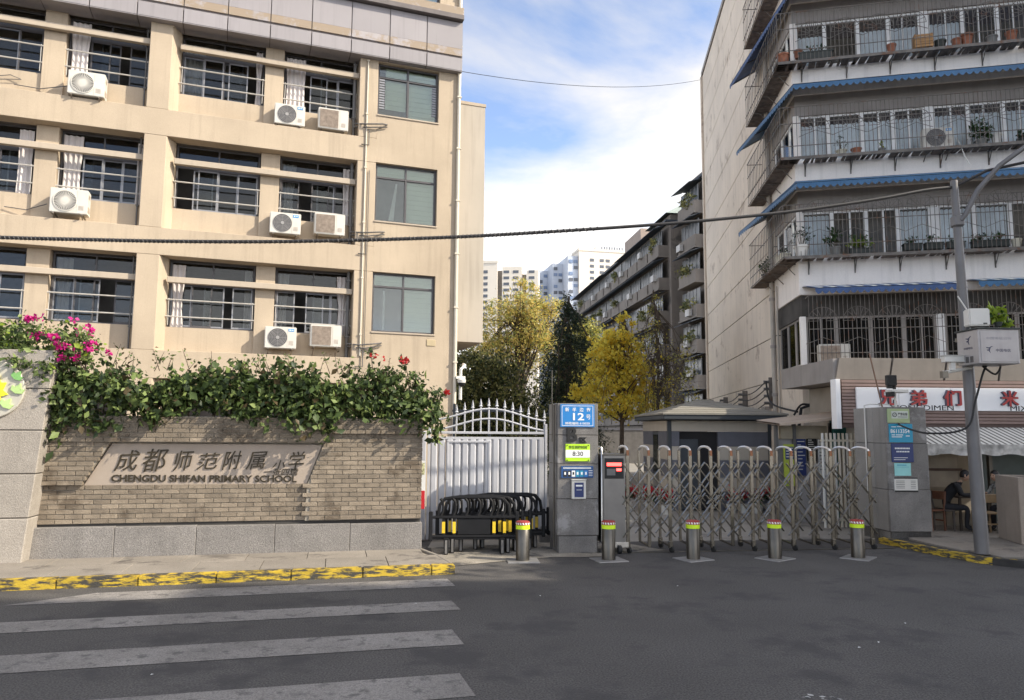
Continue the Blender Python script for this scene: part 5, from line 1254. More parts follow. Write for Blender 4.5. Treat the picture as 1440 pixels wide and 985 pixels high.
    for s, e in ((8, 7), (12, 11)):
        P = Vector(J[s][0]); d = (P - Vector(J[e][0])).normalized(); sd_ = d.cross(Vector((0, 0, 1))).normalized(); fb = MB()
        fb.bar(P - d * .02, P + d * .055, .075, .028)
        for k in range(4):
            q = P + d * .05 + sd_ * (.028 - .019 * k); L_ = (.062, .072, .068, .052)[k]
            fb.tube([q, q + d * L_ * .55 + Vector((0, 0, .004)), q + d * L_ - Vector((0, 0, .018))], [.009, .0085, .007], 6)
        q = P + d * .01 + sd_ * .036; fb.tube([q, q + sd_ * .03 + d * .02, q + sd_ * .035 + d * .05], [.011, .010, .008], 6)
        fb.build('hand', skin, t, smooth=True)
    return t
person('seated guest in a black jacket bent over the table before the noodle shop', SX0 + Vector((-.02, .20, 0)), R_(62), mat('black_jacket', (0.012, 0.012, 0.014), .8), mat('dark_trousers', (0.02, 0.02, 0.024), .85), mat('black_hair', (0.012, 0.010, 0.010), .5), lean=.35)
tt = chair('dining_stool', 'dark chair carrying the guest in the black jacket', SX0 + Vector((-.02, .20, 0)), R_(62), TBL)
person('seated guest in a grey patterned jacket right of the lamp pole', SX0 + Vector((1.42, .10, 0)), R_(-70), mat('grey_patterned_jacket', (0.10, 0.10, 0.10), .85, var=.95, vs=24, col2=(.25, .25, .24)), mat('dark_trousers', (0, 0, 0)), mat('black_hair', (0, 0, 0)), lean=.4)
chair('wooden_chair', 'dark chair carrying the guest in the patterned jacket', SX0 + Vector((1.42, .10, 0)), R_(-70), TBL)

# concrete planter at the right edge
pl = thing('concrete_planter', 'tall square concrete planter box at the right edge of the pavement', 'planter', (9.80, 14.40, zr), R_(-11))
CPL = mat('raw_concrete', (0.30, 0.25, 0.205), .85, var=.12, vs=1.6, bump=.35, bs=60, streak=.35, fine=.12)
for x0, x1, y0, y1 in ((-.05, .06, 0, 1.0), (.06, 1.3, 0, .12), (1.3, 1.42, 0, 1.0), (.06, 1.3, .88, 1.0)): MB().box(x0 + .002, x1 - .002, y0, y1, 0, 1.27).build('side_panel', CPL, pl, bevel=.012)
MB().box(.06, 1.3, .12, .88, 0, 1.15).build('soil', mat('soil', (.05, .035, .025), .95), pl)
nr = np.random.default_rng(5); P, C = crown_points([(.9, .5, 1.55, .5, .4, .38)], 500, 24, nr, .3, .3)
o = thing('planter_shrub', 'small feathery green shrub growing in the concrete planter', 'shrub', (9.80, 14.40, zr), R_(-11))
stuff(put('foliage', leaf_mesh('foliage', P, .13, [LG, LD], [2, 1], nr, .25), o))
b = MB(); [b.tube([(.9, .5, 1.15), tuple(c)], [.012, .004], 4) for c in C[:14]]; b.build('stem', MATS['bark'], o)
def at(px, py, Y):
    x = (px - 720) / 1040; y = -(py - 492.5) / 1040; x, y = x * cr - y * sr, x * sr + y * cr
    d = Vector((x, c_ - s_ * y, s_ + c_ * y)); t = Y / d.y; return Vector((0, 0, 2.2)) + d * t
# ---------------------------------------------------------------- guard house behind the folding gate
GH = Frame((4.42, 21.0), 2.0)
gh = thing('guard_house', 'small guard house with a pale hipped roof and grey and cream banded walls', 'hut', GH.w(0, 0, 0), GH.a)
GCR = mat('guard_cream', (0.42, 0.37, 0.30), .8, var=.05, streak=.2); GGR = mat('guard_grey', (0.11, 0.11, 0.125), .75, var=.1, streak=.2); GTR = mat('guard_trim', (0.035, 0.04, 0.045), .6, var=.1); ROOFT = mat('pale_roof_tile', (0.24, 0.222, 0.185), .85, var=.1, vs=1.5, streak=.2, rv=.05)
GW, GD_ = 2.95, 3.3
def band(z0, z1, m):
    for x0, x1, y0, y1 in ((.1, .32, 0, .15), (1.42, GW - .1, 0, .15), (0, .15, .152, 1.2), (0, .15, 1.95, GD_), (GW - .15, GW, .152, GD_), (.152, GW - .152, GD_ - .15, GD_)): MB().box(x0, x1, y0, y1, z0, z1).build('wall_band', m, gh)
zs_ = [0, .25, .55, .93, 1.42, 1.80, 2.22]
for i, m in enumerate((GGR, GGR, GCR, GGR, GCR, GGR)): band(zs_[i], zs_[i + 1] - .004, m)
for x0, x1, y0, y1 in ((.1, GW - .1, -.004, .15), (-.004, .15, .152, GD_), (GW - .15, GW + .004, .152, GD_)): MB().box(x0, x1, y0, y1, 2.225, 2.52).build('wall_band', GCR, gh)
for x in (0, GW - .1): MB().box(x, x + .1, -.012, .1, 0, 2.52).build('corner_post', GTR, gh)
MB().box(.32, 1.42, .10, .13, 0.05, 2.2).build('doorway', DARK, gh); 
d = MB().box(.34, .86, .04, .08, .05, 2.0).build('door', GTR, gh)
w = MB().box(.02, .06, 1.2, 1.95, .95, 2.2).build('window', GTR, gh); MB().box(0.0, .02, 1.28, 1.87, 1.02, 2.12).build('pane', mat('dark_pane', (.02, .022, .025), .1), w)
b = MB(); b.box(-.22, GW + .32, -.42, GD_ + .3, 2.54, 2.68); b.build('eave', GTR, gh, bevel=.02)
e0, e1, f0, f1 = -.24, GW + .34, -.44, GD_ + .32; rz = 3.14; rx0, rx1, ry = 1.25, 1.75, (f0 + f1) / 2
def course(p, q, r_, s_, n=7):
    for i in range(n):
        a, c = i / n, (i + .985) / n
        P = [Vector(p).lerp(Vector(s_), a), Vector(q).lerp(Vector(r_), a), Vector(q).lerp(Vector(r_), c), Vector(p).lerp(Vector(s_), c)]
        up = Vector((0, 0, .030)); lo = Vector((0, 0, .012)); V = [P[0] + up, P[1] + up, P[2] + lo, P[3] + lo] + [x - Vector((0, 0, .02)) for x in P]
        MB().add(V, [(0, 1, 2, 3), (0, 4, 5, 1), (1, 5, 6, 2), (2, 6, 7, 3), (3, 7, 4, 0), (7, 6, 5, 4)]).build('roof_course', ROOFT, gh)
zr0 = 2.70
course((e0, f0, zr0), (e1, f0, zr0), (rx1, ry, rz), (rx0, ry, rz)); course((e1, f0, zr0), (e1, f1, zr0), (rx1, ry, rz), (rx1, ry, rz)); course((e0, f1, zr0), (e0, f0, zr0), (rx0, ry, rz), (rx0, ry, rz)); course((e1, f1, zr0), (e0, f1, zr0), (rx0, ry, rz), (rx1, ry, rz))
MB().bar((rx0 - .05, ry, rz + .02), (rx1 + .05, ry, rz + .02), .12, .06).build('ridge_cap', ROOFT, gh)

# ---------------------------------------------------------------- kiosk with notice boards
KF = Frame((6.55, 18.4), 4)
kk = thing('kiosk', 'makeshift kiosk with a tan sheet roof, a teal corner post and notice boards', 'kiosk', KF.w(0, 0, 0), KF.a)
TAN = mat('tan_sheet', (0.44, 0.35, 0.27), .7, var=.12, vs=1.5, streak=.25); TEALP = mat('teal_paint', (0.02, 0.10, 0.085), .55, var=.15)
MB().add([(-.15, -.55, 2.42), (2.0, -.55, 2.66), (2.0, .9, 2.78), (-.15, .9, 2.52)], [(0, 1, 2, 3)]).add([(-.15, -.55, 2.37), (2.0, -.55, 2.60), (2.0, .9, 2.74), (-.15, .9, 2.47)], [(3, 2, 1, 0)]).add([(-.15, -.55, 2.42), (-.15, -.55, 2.37), (2.0, -.55, 2.60), (2.0, -.55, 2.66)], [(0, 1, 2, 3)]).build('roof', TAN, kk)
MB().add([(1.5, -.56, 2.64), (2.02, -.56, 2.70), (2.02, -.2, 2.74), (1.5, -.2, 2.66)], [(0, 1, 2, 3)]).add([(1.5, -.56, 2.56), (2.02, -.56, 2.58), (2.02, -.56, 2.70), (1.5, -.56, 2.64)], [(0, 1, 2, 3)]).build('roof_edge', mat('teal_bright', (0.02, 0.30, 0.30), .5), kk)
MB().box(.15, 1.35, .1, .2, 2.05, 2.38).build('header', mat('header_board', (0.35, 0.30, 0.22), .8, var=.12), kk)
MB().box(.1, 1.4, .2, .3, 0, 2.05).build('back_board', mat('kiosk_grey', (0.34, 0.32, 0.31), .8, var=.1), kk)
for x in (0.0, .46, 1.40): MB().box(x, x + .07, .05, .15, 0, 2.45).build('post', PIPED if x < 1 else STEELD, kk)
MB().box(1.5, 1.85, -.1, .25, 1.9, 2.55).build('corner_box', TEALP, kk); MB().box(1.42, 1.50, -.1, 0, 0, 2.5).build('post', TEALP, kk)
for x0, x1, z0, z1, m in ((.54, .78, 1.15, 2.05, NAVY), (.82, 1.06, 1.5, 2.06, INK), (1.10, 1.36, 1.15, 2.04, OFFW)):
    o = thing('notice_board', {NAVY: 'tall dark navy notice board on the kiosk front', INK: 'black notice board with white print on the kiosk front', OFFW: 'pale notice board on the kiosk front'}[m], 'notice board', KF.w((x0 + x1) / 2, .1, (z0 + z1) / 2), KF.a)
    MB().box(-(x1 - x0) / 2, (x1 - x0) / 2, -.02, .02, -(z1 - z0) / 2, (z1 - z0) / 2).build('panel', m, o, bevel=.005)
    b = MB(); r = random.Random(int(x0 * 100))
    for i in range(9): z = (z1 - z0) * (.42 - i * .095); b.box(-(x1 - x0) * .4, (x1 - x0) * r.uniform(-.1, .4), -.024, -.019, z, z + .018)
    b.build('print_line', INK if m is OFFW else OFFW, o)
o = thing('lime_sign', 'tall lime green sign board beside the kiosk', 'sign', KF.w(.22, -.02, 1.5), KF.a)
MB().box(-.06, .2, -.015, .015, -.6, .42).build('panel', mat('lime_board', (0.36, 0.42, 0.05), .6, var=.1), o); MB().box(-.02, .19, -.02, -.014, .05, .36).build('field', NAVY, o)
b = MB(); [b.box(.0, .17, -.024, -.019, .10 + i * .07, .125 + i * .07) for i in range(4)]; b.build('print_line', OFFW, o)
fn = thing('slat_fence', 'low fence of pale upright bars behind the right end of the folding gate', 'fence', Frame((7.35, 17.6), 12).w(0, 0, 0), R_(12))
for i in range(9): MB().cyl((i * .11, 0, 0), (i * .11, 0, 2.2), .03, 8).build('upright_bar', PIPE if i % 3 else OFFW, fn, smooth=True)
for z in (.15, 2.0): MB().box(-.05, .95, -.025, .025, z, z + .05).build('rail', PIPE, fn)
# poinsettias round the guard house
PR = leafmat('poinsettia_red', (0.45, 0.012, 0.02), .3)
def poin(label, x, y, n, s, seed):
    t = thing('potted_poinsettia', label, 'plant', (x, y, 0.004), 0, 'red potted plants near the guard house'); nr = np.random.default_rng(seed)
    MB().lathe([(.10, 0), (.15, .22), (.16, .24), (.13, .24)], 14).build('pot', OFFW, t, smooth=True)
    P, _ = crown_points([(0, 0, .42, s, s, .16)], n, 14, nr, .3, .5); stuff(put('foliage', leaf_mesh('foliage', P, .11, [LG, LD], [1, 1], nr, .5), t))
    P, _ = crown_points([(0, 0, .52, s * .95, s * .95, .14)], n, 12, nr, .2, .6); stuff(put('blossom', leaf_mesh('blossom', P, .12, [PR], [1], nr, .5), t))
for i, l in enumerate(('largest red poinsettia, furthest left behind the folding gate', 'red poinsettia second from the left behind the folding gate', 'brightest low red poinsettia near the guard house corner')): poin(l, (3.35, 3.85, 4.15)[i], (21.4, 20.9, 20.2)[i], (170, 90, 110)[i], (.34, .22, .24)[i], 60 + i)
for i, l in enumerate(('small red poinsettia at the left end of the row under the guard house wall', 'small red poinsettia second in the row under the guard house wall', 'small red poinsettia third in the row under the guard house wall', 'small red poinsettia at the right end of the row under the guard house wall')): poin(l, 6.05 + i * .36, 20.6 + .08 * (i % 2), 45, .15, 80 + i)

# ---------------------------------------------------------------- leaning lamp pole with telecom box and cameras
PB = Vector((8.32, 13.35, zr)); ln = Vector((-.085, 0, 1)).normalized()
POLE = mat('grey_pole', (0.15, 0.145, 0.145), .5, .3, var=.12, streak=.3)
PTOP = 6.78
lp_ = thing('street_lamp', 'grey leaning street lamp pole with a curved arm on the right pavement', 'street lamp', PB, 0)
def pp_(z): return Vector((-.0165 * z, 0, z))
MB().tube([pp_(z) for z in (0, 1, 2, 3, 4, 5, 6, PTOP)], [.118, .112, .106, .097, .088, .079, .070, .062], 18).build('pole', POLE, lp_, smooth=True)
MB().lathe([(.088, 0), (.088, .03)], 18, pp_(4.75)).build('joint_ring', POLE, lp_)
q = pp_(6.0)
arm_ = [q + Vector((.02, -.08, 0)), q + Vector((.10, -.10, .1)), q + Vector((.30, -.2, .55)), q + Vector((.62, -.35, .95)), q + Vector((1.05, -.5, 1.28)), q + Vector((1.5, -.65, 1.42))]
MB().tube(arm_, .045, 10).build('lamp_arm', POLE, lp_, smooth=True)
MB().box(-.09, .09, -.11, .09, -.11, .11, M=Matrix.Translation(q)).build('arm_clamp', POLE, lp_, bevel=.03)
lh = MB(); c = q + Vector((1.35, -.6, 1.36)); lh.lathe([(.03, .12), (.14, .10), (.21, 0), (.20, -.03)], 20, c); lh.build('lamp_shade', WHITE, lp_, smooth=True)
MB().lathe([(.19, -.03), (.17, -.12), (.08, -.18), (.01, -.19)], 20, c).build('lamp_glass', RUB, lp_, smooth=True)
tb = thing('telecom_cabinet', 'silver telecom cabinet with swirl emblems strapped to the lamp pole', 'cabinet', PB + pp_(3.30) + Vector((.06, -.10, 0)), R_(2))
CAB = mat('cabinet_silver', (0.37, 0.35, 0.345), .45, .35, var=.1, vs=2.5, streak=.3)
MB().box(-.30, .42, -.58, .0, 0, .60).build('casing', CAB, tb, bevel=.01); MB().box(-.33, .45, -.61, .03, .60, .625).build('lid', mat('cabinet_lid', (.05, .055, .05), .6), tb, bevel=.005)
MB().box(-.27, .39, -.592, -.579, .03, .57).build('door', CAB, tb, bevel=.004)
TB = mat('telecom_ink', (0.02, 0.025, 0.07), .5)
def swirl(x, z, s, rot, y, par):
    o = thing('x', '', '') if False else bpy.data.objects.new('emblem', MB().tube([(-.5 * s, 0, .30 * s), (-.05 * s, 0, .22 * s), (.22 * s, 0, .42 * s), (.5 * s, 0, .5 * s)], [.05 * s, .09 * s, .06 * s, .02 * s], 6).tube([(-.42 * s, 0, .02 * s), (-.30 * s, 0, -.1 * s), (-.05 * s, 0, .0), (.12 * s, 0, .2 * s)], [.03 * s, .08 * s, .09 * s, .03 * s], 6).tube([(-.1 * s, 0, -.02 * s), (-.02 * s, 0, -.28 * s), (.10 * s, 0, -.5 * s)], [.09 * s, .06 * s, .02 * s], 6).mesh('emblem', TB, smooth=True))
    COL.objects.link(o); o.parent = par; o.location = (x, y, z) if rot == 0 else (y, x, z); o.rotation_euler = (0, 0, rot); o.scale = (1, .25, 1) 
swirl(-.12, .24, .12, 0, -.594, tb); text('lettering', '中国电信', .26, .055, TB, tb, (.12, -.592, .23), ext=.002); text('lettering', '中国电信公司', .44, .05, mat('faded_ink', (.28, .27, .29), .5), tb, (.05, -.592, .44), ext=.002)
swirl(-.32, .42, .15, R_(-90), -.302, tb); text('lettering', '中国电信', .24, .04, TB, tb, (-.301, -.30, .29), (R_(90), 0, R_(-90)), ext=.002)
b = MB(); [b.box(-.306, -.299, -.42 + (.12 if i % 2 else 0), -.34 + (.12 if i % 2 else 0), .04 + .018 * (i // 2), .05 + .018 * (i // 2)) for i in range(12)]; b.build('vent_slot', INK, tb)
MB().box(-.10, .16, .02, .36, .05, .12).box(-.10, .16, .02, .36, .48, .55).build('strap', STEELD, tb)
o = thing('junction_box', 'small white plastic box sitting on top of the telecom cabinet', 'box', PB + pp_(3.35) + Vector((.02, -.42, .63)), R_(-8)); MB().box(-.24, .10, -.12, .12, 0, .31).build('casing', OFFW, o, bevel=.02, seg=2); MB().box(-.02, .04, -.13, -.118, .03, .05).build('latch', INK, o)
b = MB(); b.cyl((-.22, 0, .3), (-.36, 0, .55), .012, 6); b.build('antenna', OFFW, o)
nr = np.random.default_rng(11); o = thing('potted_plant', 'bright yellow green plant growing on top of the telecom cabinet', 'plant', PB + pp_(3.35) + Vector((.30, -.45, .625)), 0)
MB().lathe([(.05, 0), (.07, .08), (.06, .08)], 10).build('pot', PK, o); P, C = crown_points([(0, 0, .23, .13, .12, .14), (.12, 0, .08, .12, .1, .06)], 130, 10, nr, .3, .3)
stuff(put('foliage', leaf_mesh('foliage', P, .12, [LY, LG], [3, 1], nr, .55, 0, .5), o))
o = thing('surveillance_camera', 'white bullet surveillance camera on a side arm of the lamp pole', 'camera', PB + pp_(3.2), 0)
MB().tube([(0, -.1, .08), (-.55, -.22, -.02), (-.60, -.22, -.02)], .03, 8).build('side_arm', OFFW, o, smooth=True); MB().box(-.62, -.52, -.27, -.17, -.12, .0).build('arm_end', STEELD, o)
MB().box(-.58, -.22, -.29, -.16, .16, .27).box(-.60, -.2, -.305, -.145, .27, .285).build('housing', OFFW, o, bevel=.012); MB().cyl((-.24, -.22, .2), (-.205, -.22, .2), .045, 12).build('lens', INK, o); MB().box(-.46, -.38, -.26, -.18, .02, .16).build('mount', OFFW, o)
o = MB().tube(smooth_path([PB + pp_(3.3) + Vector((.1, -.25, .0)), PB + pp_(3.2) + Vector((.32, -.25, -.05)), PB + pp_(3.2) + Vector((.45, -.2, .12)), PB + pp_(3.2) + Vector((.2, -.2, .1)), PB + pp_(2.7) + Vector((.0, -.15, 0)), PB + pp_(2.2) + Vector((-.2, -.14, .0)), PB + pp_(1.9) + Vector((-.7, .2, .2)), PB + pp_(1.8) + Vector((-.45, 1.6, .45)), Vector((8.2, 15.7, 2.45))]), .018, 6).build('black_cable', RUB, smooth=True)
tag(o, 'black cable drooping from the telecom cabinet towards the granite pillar', 'cable')
o = thing('security_camera', 'white camera with black floodlight mounted on top of the right granite pillar', 'camera', H2.w(.40, .3, 2.75), 0)
MB().cyl((0, 0, 0), (0, 0, .32), .025, 8).build('stand', OFFW, o); MB().box(-.16, .2, -.18, .1, .30, .37).build('housing', OFFW, o, bevel=.012); MB().box(-.17, -.10, -.19, .05, .22, .32).build('lens', INK, o)
MB().box(-.15, .05, -.02, .10, .46, .68).box(-.12, .0, -.0, .12, .40, .46).build('floodlight', INK, o, bevel=.01); MB().box(-.03, .03, 0, .03, .3, .46).build('floodlight_arm', INK, o)
o = MB().tube([H2.w(.2, .4, 2.6), H2.w(.08, .4, 3.2), H2.w(-.06, .4, 3.9)], .015, 6).build('antenna_rod', mat('rusty_rod', (.2, .12, .08), .7)); tag(o, 'thin rod leaning upwards behind the right granite pillar', 'rod')
# overhead cables
top = PB + pp_(PTOP - .12)
pts = []; K = [(-150, 327), (0, 334), (120, 337), (240, 339.5), (380, 340), (520, 337.5), (640, 333.5), (760, 327), (950, 314), (1110, 298), (1230, 281), (1300, 268)]
for a, b_ in K: pts.append(at(a, b_, 12.2 + (a / 1341) * 1.15))
pts.append(top); fine = []
for i in range(len(pts) - 1):
    p0, p1, p2, p3 = pts[max(i - 1, 0)], pts[i], pts[i + 1], pts[min(i + 2, len(pts) - 1)]
    for k in range(4):
        t = k / 4; fine.append(.5 * ((2 * p1) + (p2 - p0) * t + (2 * p0 - 5 * p1 + 4 * p2 - p3) * t * t + (3 * p1 - p0 - 3 * p2 + p3) * t ** 3))
pts = fine + [top]; NP = len(pts) - 1
cb = MB(); cb.tube(pts, .030, 8); oc = cb.build('overhead_cable', mat('cable_black', (.03, .028, .028), .6), smooth=True); tag(oc, 'thick spiral wrapped black cable sagging across the street to the lamp pole', 'cable')
sw = MB(); N_ = 900; hp = []
for i in range(N_ + 1):
    t = i / N_ * .62; k = t * NP; j = min(int(k), NP - 1); p = pts[j].lerp(pts[j + 1], k - j); a = i * 1.05; hp.append(p + Vector((0, math.cos(a), math.sin(a))) * .034)
sw.tube(hp, .008, 4); sw.build('spiral_wrap', mat('wrap_grey', (.10, .095, .09), .6), oc)
o = MB().tube([top, top + Vector((.5, -.2, .25)), top + Vector((2.2, -.6, .55)), top + Vector((6, -1, 1.6))], .028, 6).build('overhead_cable', MATS['cable_black'], smooth=True); tag(o, 'short cable rising from the lamp pole top to the right', 'cable')
w0, w1 = S.w(0.0, .8, 13.78), Vector((10.66, 40.4, 22.25)); o = MB().tube([w0.lerp(w1, t) - Vector((0, 0, .5 * 4 * t * (1 - t))) for t in [i / 16 for i in range(17)]], .010, 4).build('thin_wire', RUB); tag(o, 'thin dark wire crossing the sky between the two buildings', 'wire')

# ---------------------------------------------------------------- hedge on the wall
H1 = leafmat('hedge_leaf', (0.075, 0.112, 0.034), .3); H2m = leafmat('hedge_leaf_dark', (0.036, 0.056, 0.022), .25); H3 = leafmat('hedge_leaf_pale', (0.21, 0.27, 0.085), .35); H4 = leafmat('hedge_leaf_brown', (0.10, 0.075, 0.04), .3)
MAG = leafmat('magenta_bract', (0.55, 0.02, 0.22), .35); REDF = leafmat('red_bract', (0.48, 0.03, 0.03), .3)
def plant(name, label, cat, F, blobs, n, nc, leaf, mats, wts, seed, blossoms=None, bm_=None, stems=12, spread=.3, shell=.5, group=None, bl_leaf=.07, aspect=.62):
    t = thing(name, label, cat, F.w(0, 0, 0), F.a, group); nr = np.random.default_rng(seed)
    P, C = crown_points(blobs, n, nc, nr, spread, shell); stuff(put('foliage', leaf_mesh('foliage', P, leaf, mats, wts, nr, aspect, 0, .25), t))
    b = MB()
    for i in nr.choice(len(C), min(stems, len(C)), replace=False):
        c = Vector(C[i]); s = Vector((c.x + nr.uniform(-.3, .3), .3, blobs[0][2] - .5)); b.tube([s, s.lerp(c, .5) + Vector((0, 0, .1)), c], [.014, .010, .004], 4)
    b.build('stem', MATS['bark'], t)
    if blossoms:
        P, C = crown_points(blossoms, sum(int(x[6]) for x in blossoms) if len(blossoms[0]) > 6 else 200, 3 * len(blossoms), nr, .4, .2)
        stuff(put('blossom', leaf_mesh('blossom', P, bl_leaf, [bm_], [1], nr, .85), t))
    return t
nr0 = random.Random(4); blobs = []
u = -5.75
while u < -0.15:
    k = (u + 5.75) / 5.6; topz = 3.22 - .08 * math.sin(k * 9) + .10 * math.sin(k * 23); bot = 2.33 + .15 * math.sin(k * 7) - (.10 if k < .3 else 0) + (0 if k < .75 else -.05)
    blobs.append((u, .04 + nr0.uniform(-.10, .10), (topz + bot) / 2, .34, .34, (topz - bot) / 2)); u += .30
blobs += [(-.05, -.02, 2.62, .26, .32, .42), (.12, -.05, 2.35, .17, .22, .34), (-5.85, .0, 2.55, .2, .32, .42), (-5.2, -.10, 2.32, .35, .16, .16), (-4.3, -.10, 2.34, .4, .16, .14)]
hd_ = plant('hedge', 'broad leafy green hedge spilling over the top of the brick sign wall', 'hedge', WF, blobs, 12500, 380, .125, [H1, H2m, H3, H4], [5, 3.5, 2.6, .7], 21, stems=90, spread=.36, shell=.35)
nr = np.random.default_rng(77); tw = MB(); TP = []
for i in range(34):
    uu = nr.uniform(-5.6, -.3); z = 3.15; h = nr.uniform(.12, .42); dx = nr.uniform(-.15, .15); p0 = Vector((uu, nr.uniform(-.2, .15), z)); p1 = p0 + Vector((dx, nr.uniform(-.1, .1), h)); tw.tube([p0, p1], [.008, .003], 4)
    for j in range(9): TP.append(np.array(p0.lerp(p1, nr.uniform(.3, 1))) + nr.normal(size=3) * .035)
stuff(tw.build('shoot', MATS['bark'], hd_)); stuff(put('shoot_leaf', leaf_mesh('shoot_leaf', np.array(TP), .075, [H1, H4, H3], [2, 1, 1], nr, .5), hd_))
plant('flowering_shrub', 'bougainvillea with magenta blossom over the round emblem pillar', 'shrub', WF,
      [(-6.25, .1, 3.62, .62, .45, .34), (-5.75, .0, 3.42, .35, .4, .32), (-6.9, .15, 3.62, .55, .4, .26), (-7.5, .2, 3.66, .55, .4, .24), (-5.95, -.1, 3.15, .25, .3, .3), (-6.35, -.28, 3.28, .28, .15, .14)], 4200, 150, .085, [H1, H3, H2m, LY], [4, 3, 2, .5], 31,
      [(-5.92, -.25, 3.64, .13, .14, .09, 90), (-5.80, -.28, 3.48, .15, .14, .08, 110), (-5.68, -.28, 3.30, .12, .12, .09, 90), (-6.40, -.1, 3.93, .22, .16, .06, 90), (-5.40, -.22, 3.52, .15, .12, .07, 70), (-5.46, -.2, 3.84, .07, .08, .09, 26), (-6.2, -.25, 3.66, .14, .1, .04, 34), (-5.74, -.1, 3.95, .05, .06, .05, 18), (-5.16, -.2, 3.40, .06, .07, .07, 26), (-5.62, -.2, 3.72, .05, .05, .05, 10)], MAG, 26, spread=.34, bl_leaf=.055)
plant('climbing_shrub', 'slender shrub with small red blossoms at the right end of the hedge', 'shrub', WF,
      [(-.80, .12, 3.22, .40, .25, .10), (-.32, .1, 3.1, .3, .2, .16), (.22, .05, 2.75, .10, .2, .3), (.38, .05, 2.5, .10, .15, .12), (-.95, .1, 3.46, .10, .1, .14), (-.42, .1, 3.42, .1, .1, .14)], 650, 40, .08, [H1, H2m, H3], [3, 2, 1], 41,
      [(-.92, .0, 3.50, .08, .06, .04, 22), (-.74, .0, 3.46, .05, .04, .03, 10), (-.36, .02, 3.42, .09, .06, .05, 26), (.40, -.05, 2.86, .05, .05, .07, 20)], REDF, 22, bl_leaf=.065, spread=.4)

# ---------------------------------------------------------------- trees in the lane
YG1 = leafmat('willow_gold', (0.72, 0.58, 0.17), .5); YG2 = leafmat('willow_green', (0.45, 0.45, 0.15), .5); YG3 = leafmat('willow_brown', (0.55, 0.40, 0.16), .45)
DK1 = leafmat('conifer_dark', (0.018, 0.034, 0.022), .15); DK2 = leafmat('conifer_mid', (0.030, 0.050, 0.028), .15)
GK1 = leafmat('ginkgo_yellow', (0.90, 0.68, 0.12), .55); GK2 = leafmat('ginkgo_gold', (0.78, 0.54, 0.06), .45); GK3 = leafmat('ginkgo_olive', (0.46, 0.40, 0.07), .4)
EV1 = leafmat('evergreen', (0.11, 0.125, 0.05), .2); EV2 = leafmat('evergreen_olive', (0.27, 0.25, 0.09), .3)
bkd = mat('bark_dark', (0.085, 0.066, 0.05), .95, var=.3, vs=6, bump=.8, bs=30)
tree('willow_tree', 'tall airy tree with yellow green autumn leaves beside the school bay', (.35, 44, 0),
     [(0.4, 0, 9.3, 1.9, 1.8, 1.4), (-1.1, 0, 8.2, 1.6, 1.6, 1.9), (1.4, 0, 8.3, 1.7, 1.6, 1.8), (.3, .5, 7.2, 2.3, 1.8, 1.7), (-1.9, 0, 6.4, 1.4, 1.4, 1.5), (.1, 0, 10.7, 1.0, .8, .6), (2.0, 0, 9.7, 1.0, .8, .8)], 17000, 250, .175, [YG1, YG2, YG3, H3], [5, 3, 1.5, 1], [(0, 0, 0), (.1, 0, 2.5), (.0, 0, 5), (.3, 0, 8), (.3, 0, 10)], .24, 70, bkd, 3, .26, .3, .42, .3, twig=3)
tree('dark_conifer', 'dark blue green conifer standing in front of the yellow green tree', (2.95, 38, 0),
     [(0, 0, 8.6, .5, .5, .9), (0.05, 0, 7.5, .9, .9, 1.0), (0, 0, 6.3, 1.3, 1.2, 1.1), (-.3, 0, 5.0, 1.5, 1.4, 1.2), (-.4, 0, 3.4, 1.8, 1.5, 1.2), (-.1, 0, 1.8, 1.9, 1.6, 1.2)], 24000, 400, .16, [DK1, DK2, EV1], [3, 3, 1], [(0, 0, 0), (0, 0, 4), (0, 0, 9.2)], .2, 40, bkd, 5, .22, .5, .3, .2)
tree('ginkgo_tree', 'bright golden yellow ginkgo tree left of the guard house', (5.0, 34, 0),
     [(.1, 0, 6.5, 1.0, 1.0, .75), (-.7, 0, 5.7, 1.1, 1.1, .8), (.5, 0, 5.3, 1.1, 1.0, .8), (-.3, 0, 4.6, 1.7, 1.3, .8), (-1.5, 0, 3.9, 1.0, 1.0, .5), (.3, 0, 3.4, 1.6, 1.3, .7), (.25, -.2, 7.3, .45, .5, .4), (-1.4, -.3, 3.0, .8, .8, .4), (1.2, 0, 4.2, .8, .8, .6)], 10500, 260, .15, [GK1, GK2, GK3], [6, 2, 1], [(0, 0, 0), (.05, 0, 2.2), (.1, 0, 4.5), (.2, 0, 7.4)], .13, 60, None, 7, .22, .35, .8, .1, twig=1)
tree('sparse_tree', 'half bare tree with thin brown and olive leaves between ginkgo and flats', (6.3, 32, 0),
     [(.0, 0, 5.6, 1.2, 1.0, 1.5), (.7, 0, 4.2, 1.3, 1.0, 1.1), (-.2, 0, 3.1, 1.3, 1.0, .9), (-.1, 0, 7.6, .45, .5, .8), (1.1, 0, 5.4, .9, .7, .5)], 2300, 150, .11, [GK3, YG2, H4, GK2], [3, 3, 2, .6], [(0, 0, 0), (.0, 0, 3), (.05, 0, 5), (-.1, 0, 8.4)], .10, 60, bkd, 9, .25, .3, .5, .1, twig=4)
tree('broadleaf_tree', 'dark olive broadleaf tree filling the lane behind the white gate', (-1.0, 36, 0),
     [(-.2, 0, 5.0, 1.5, 1.4, 1.1), (.8, 0, 3.9, 1.6, 1.4, 1.3), (-1.1, 0, 3.8, 1.4, 1.3, 1.2), (.1, 0, 2.6, 2.0, 1.5, 1.2), (1.6, 0, 2.3, 1.4, 1.3, 1.2)], 18000, 300, .17, [EV1, EV2, YG2, H2m], [3, 3, 1, 2], [(0, 0, 0), (.1, 0, 2), (0, 0, 4.5)], .18, 40, bkd, 13, .26, .4)
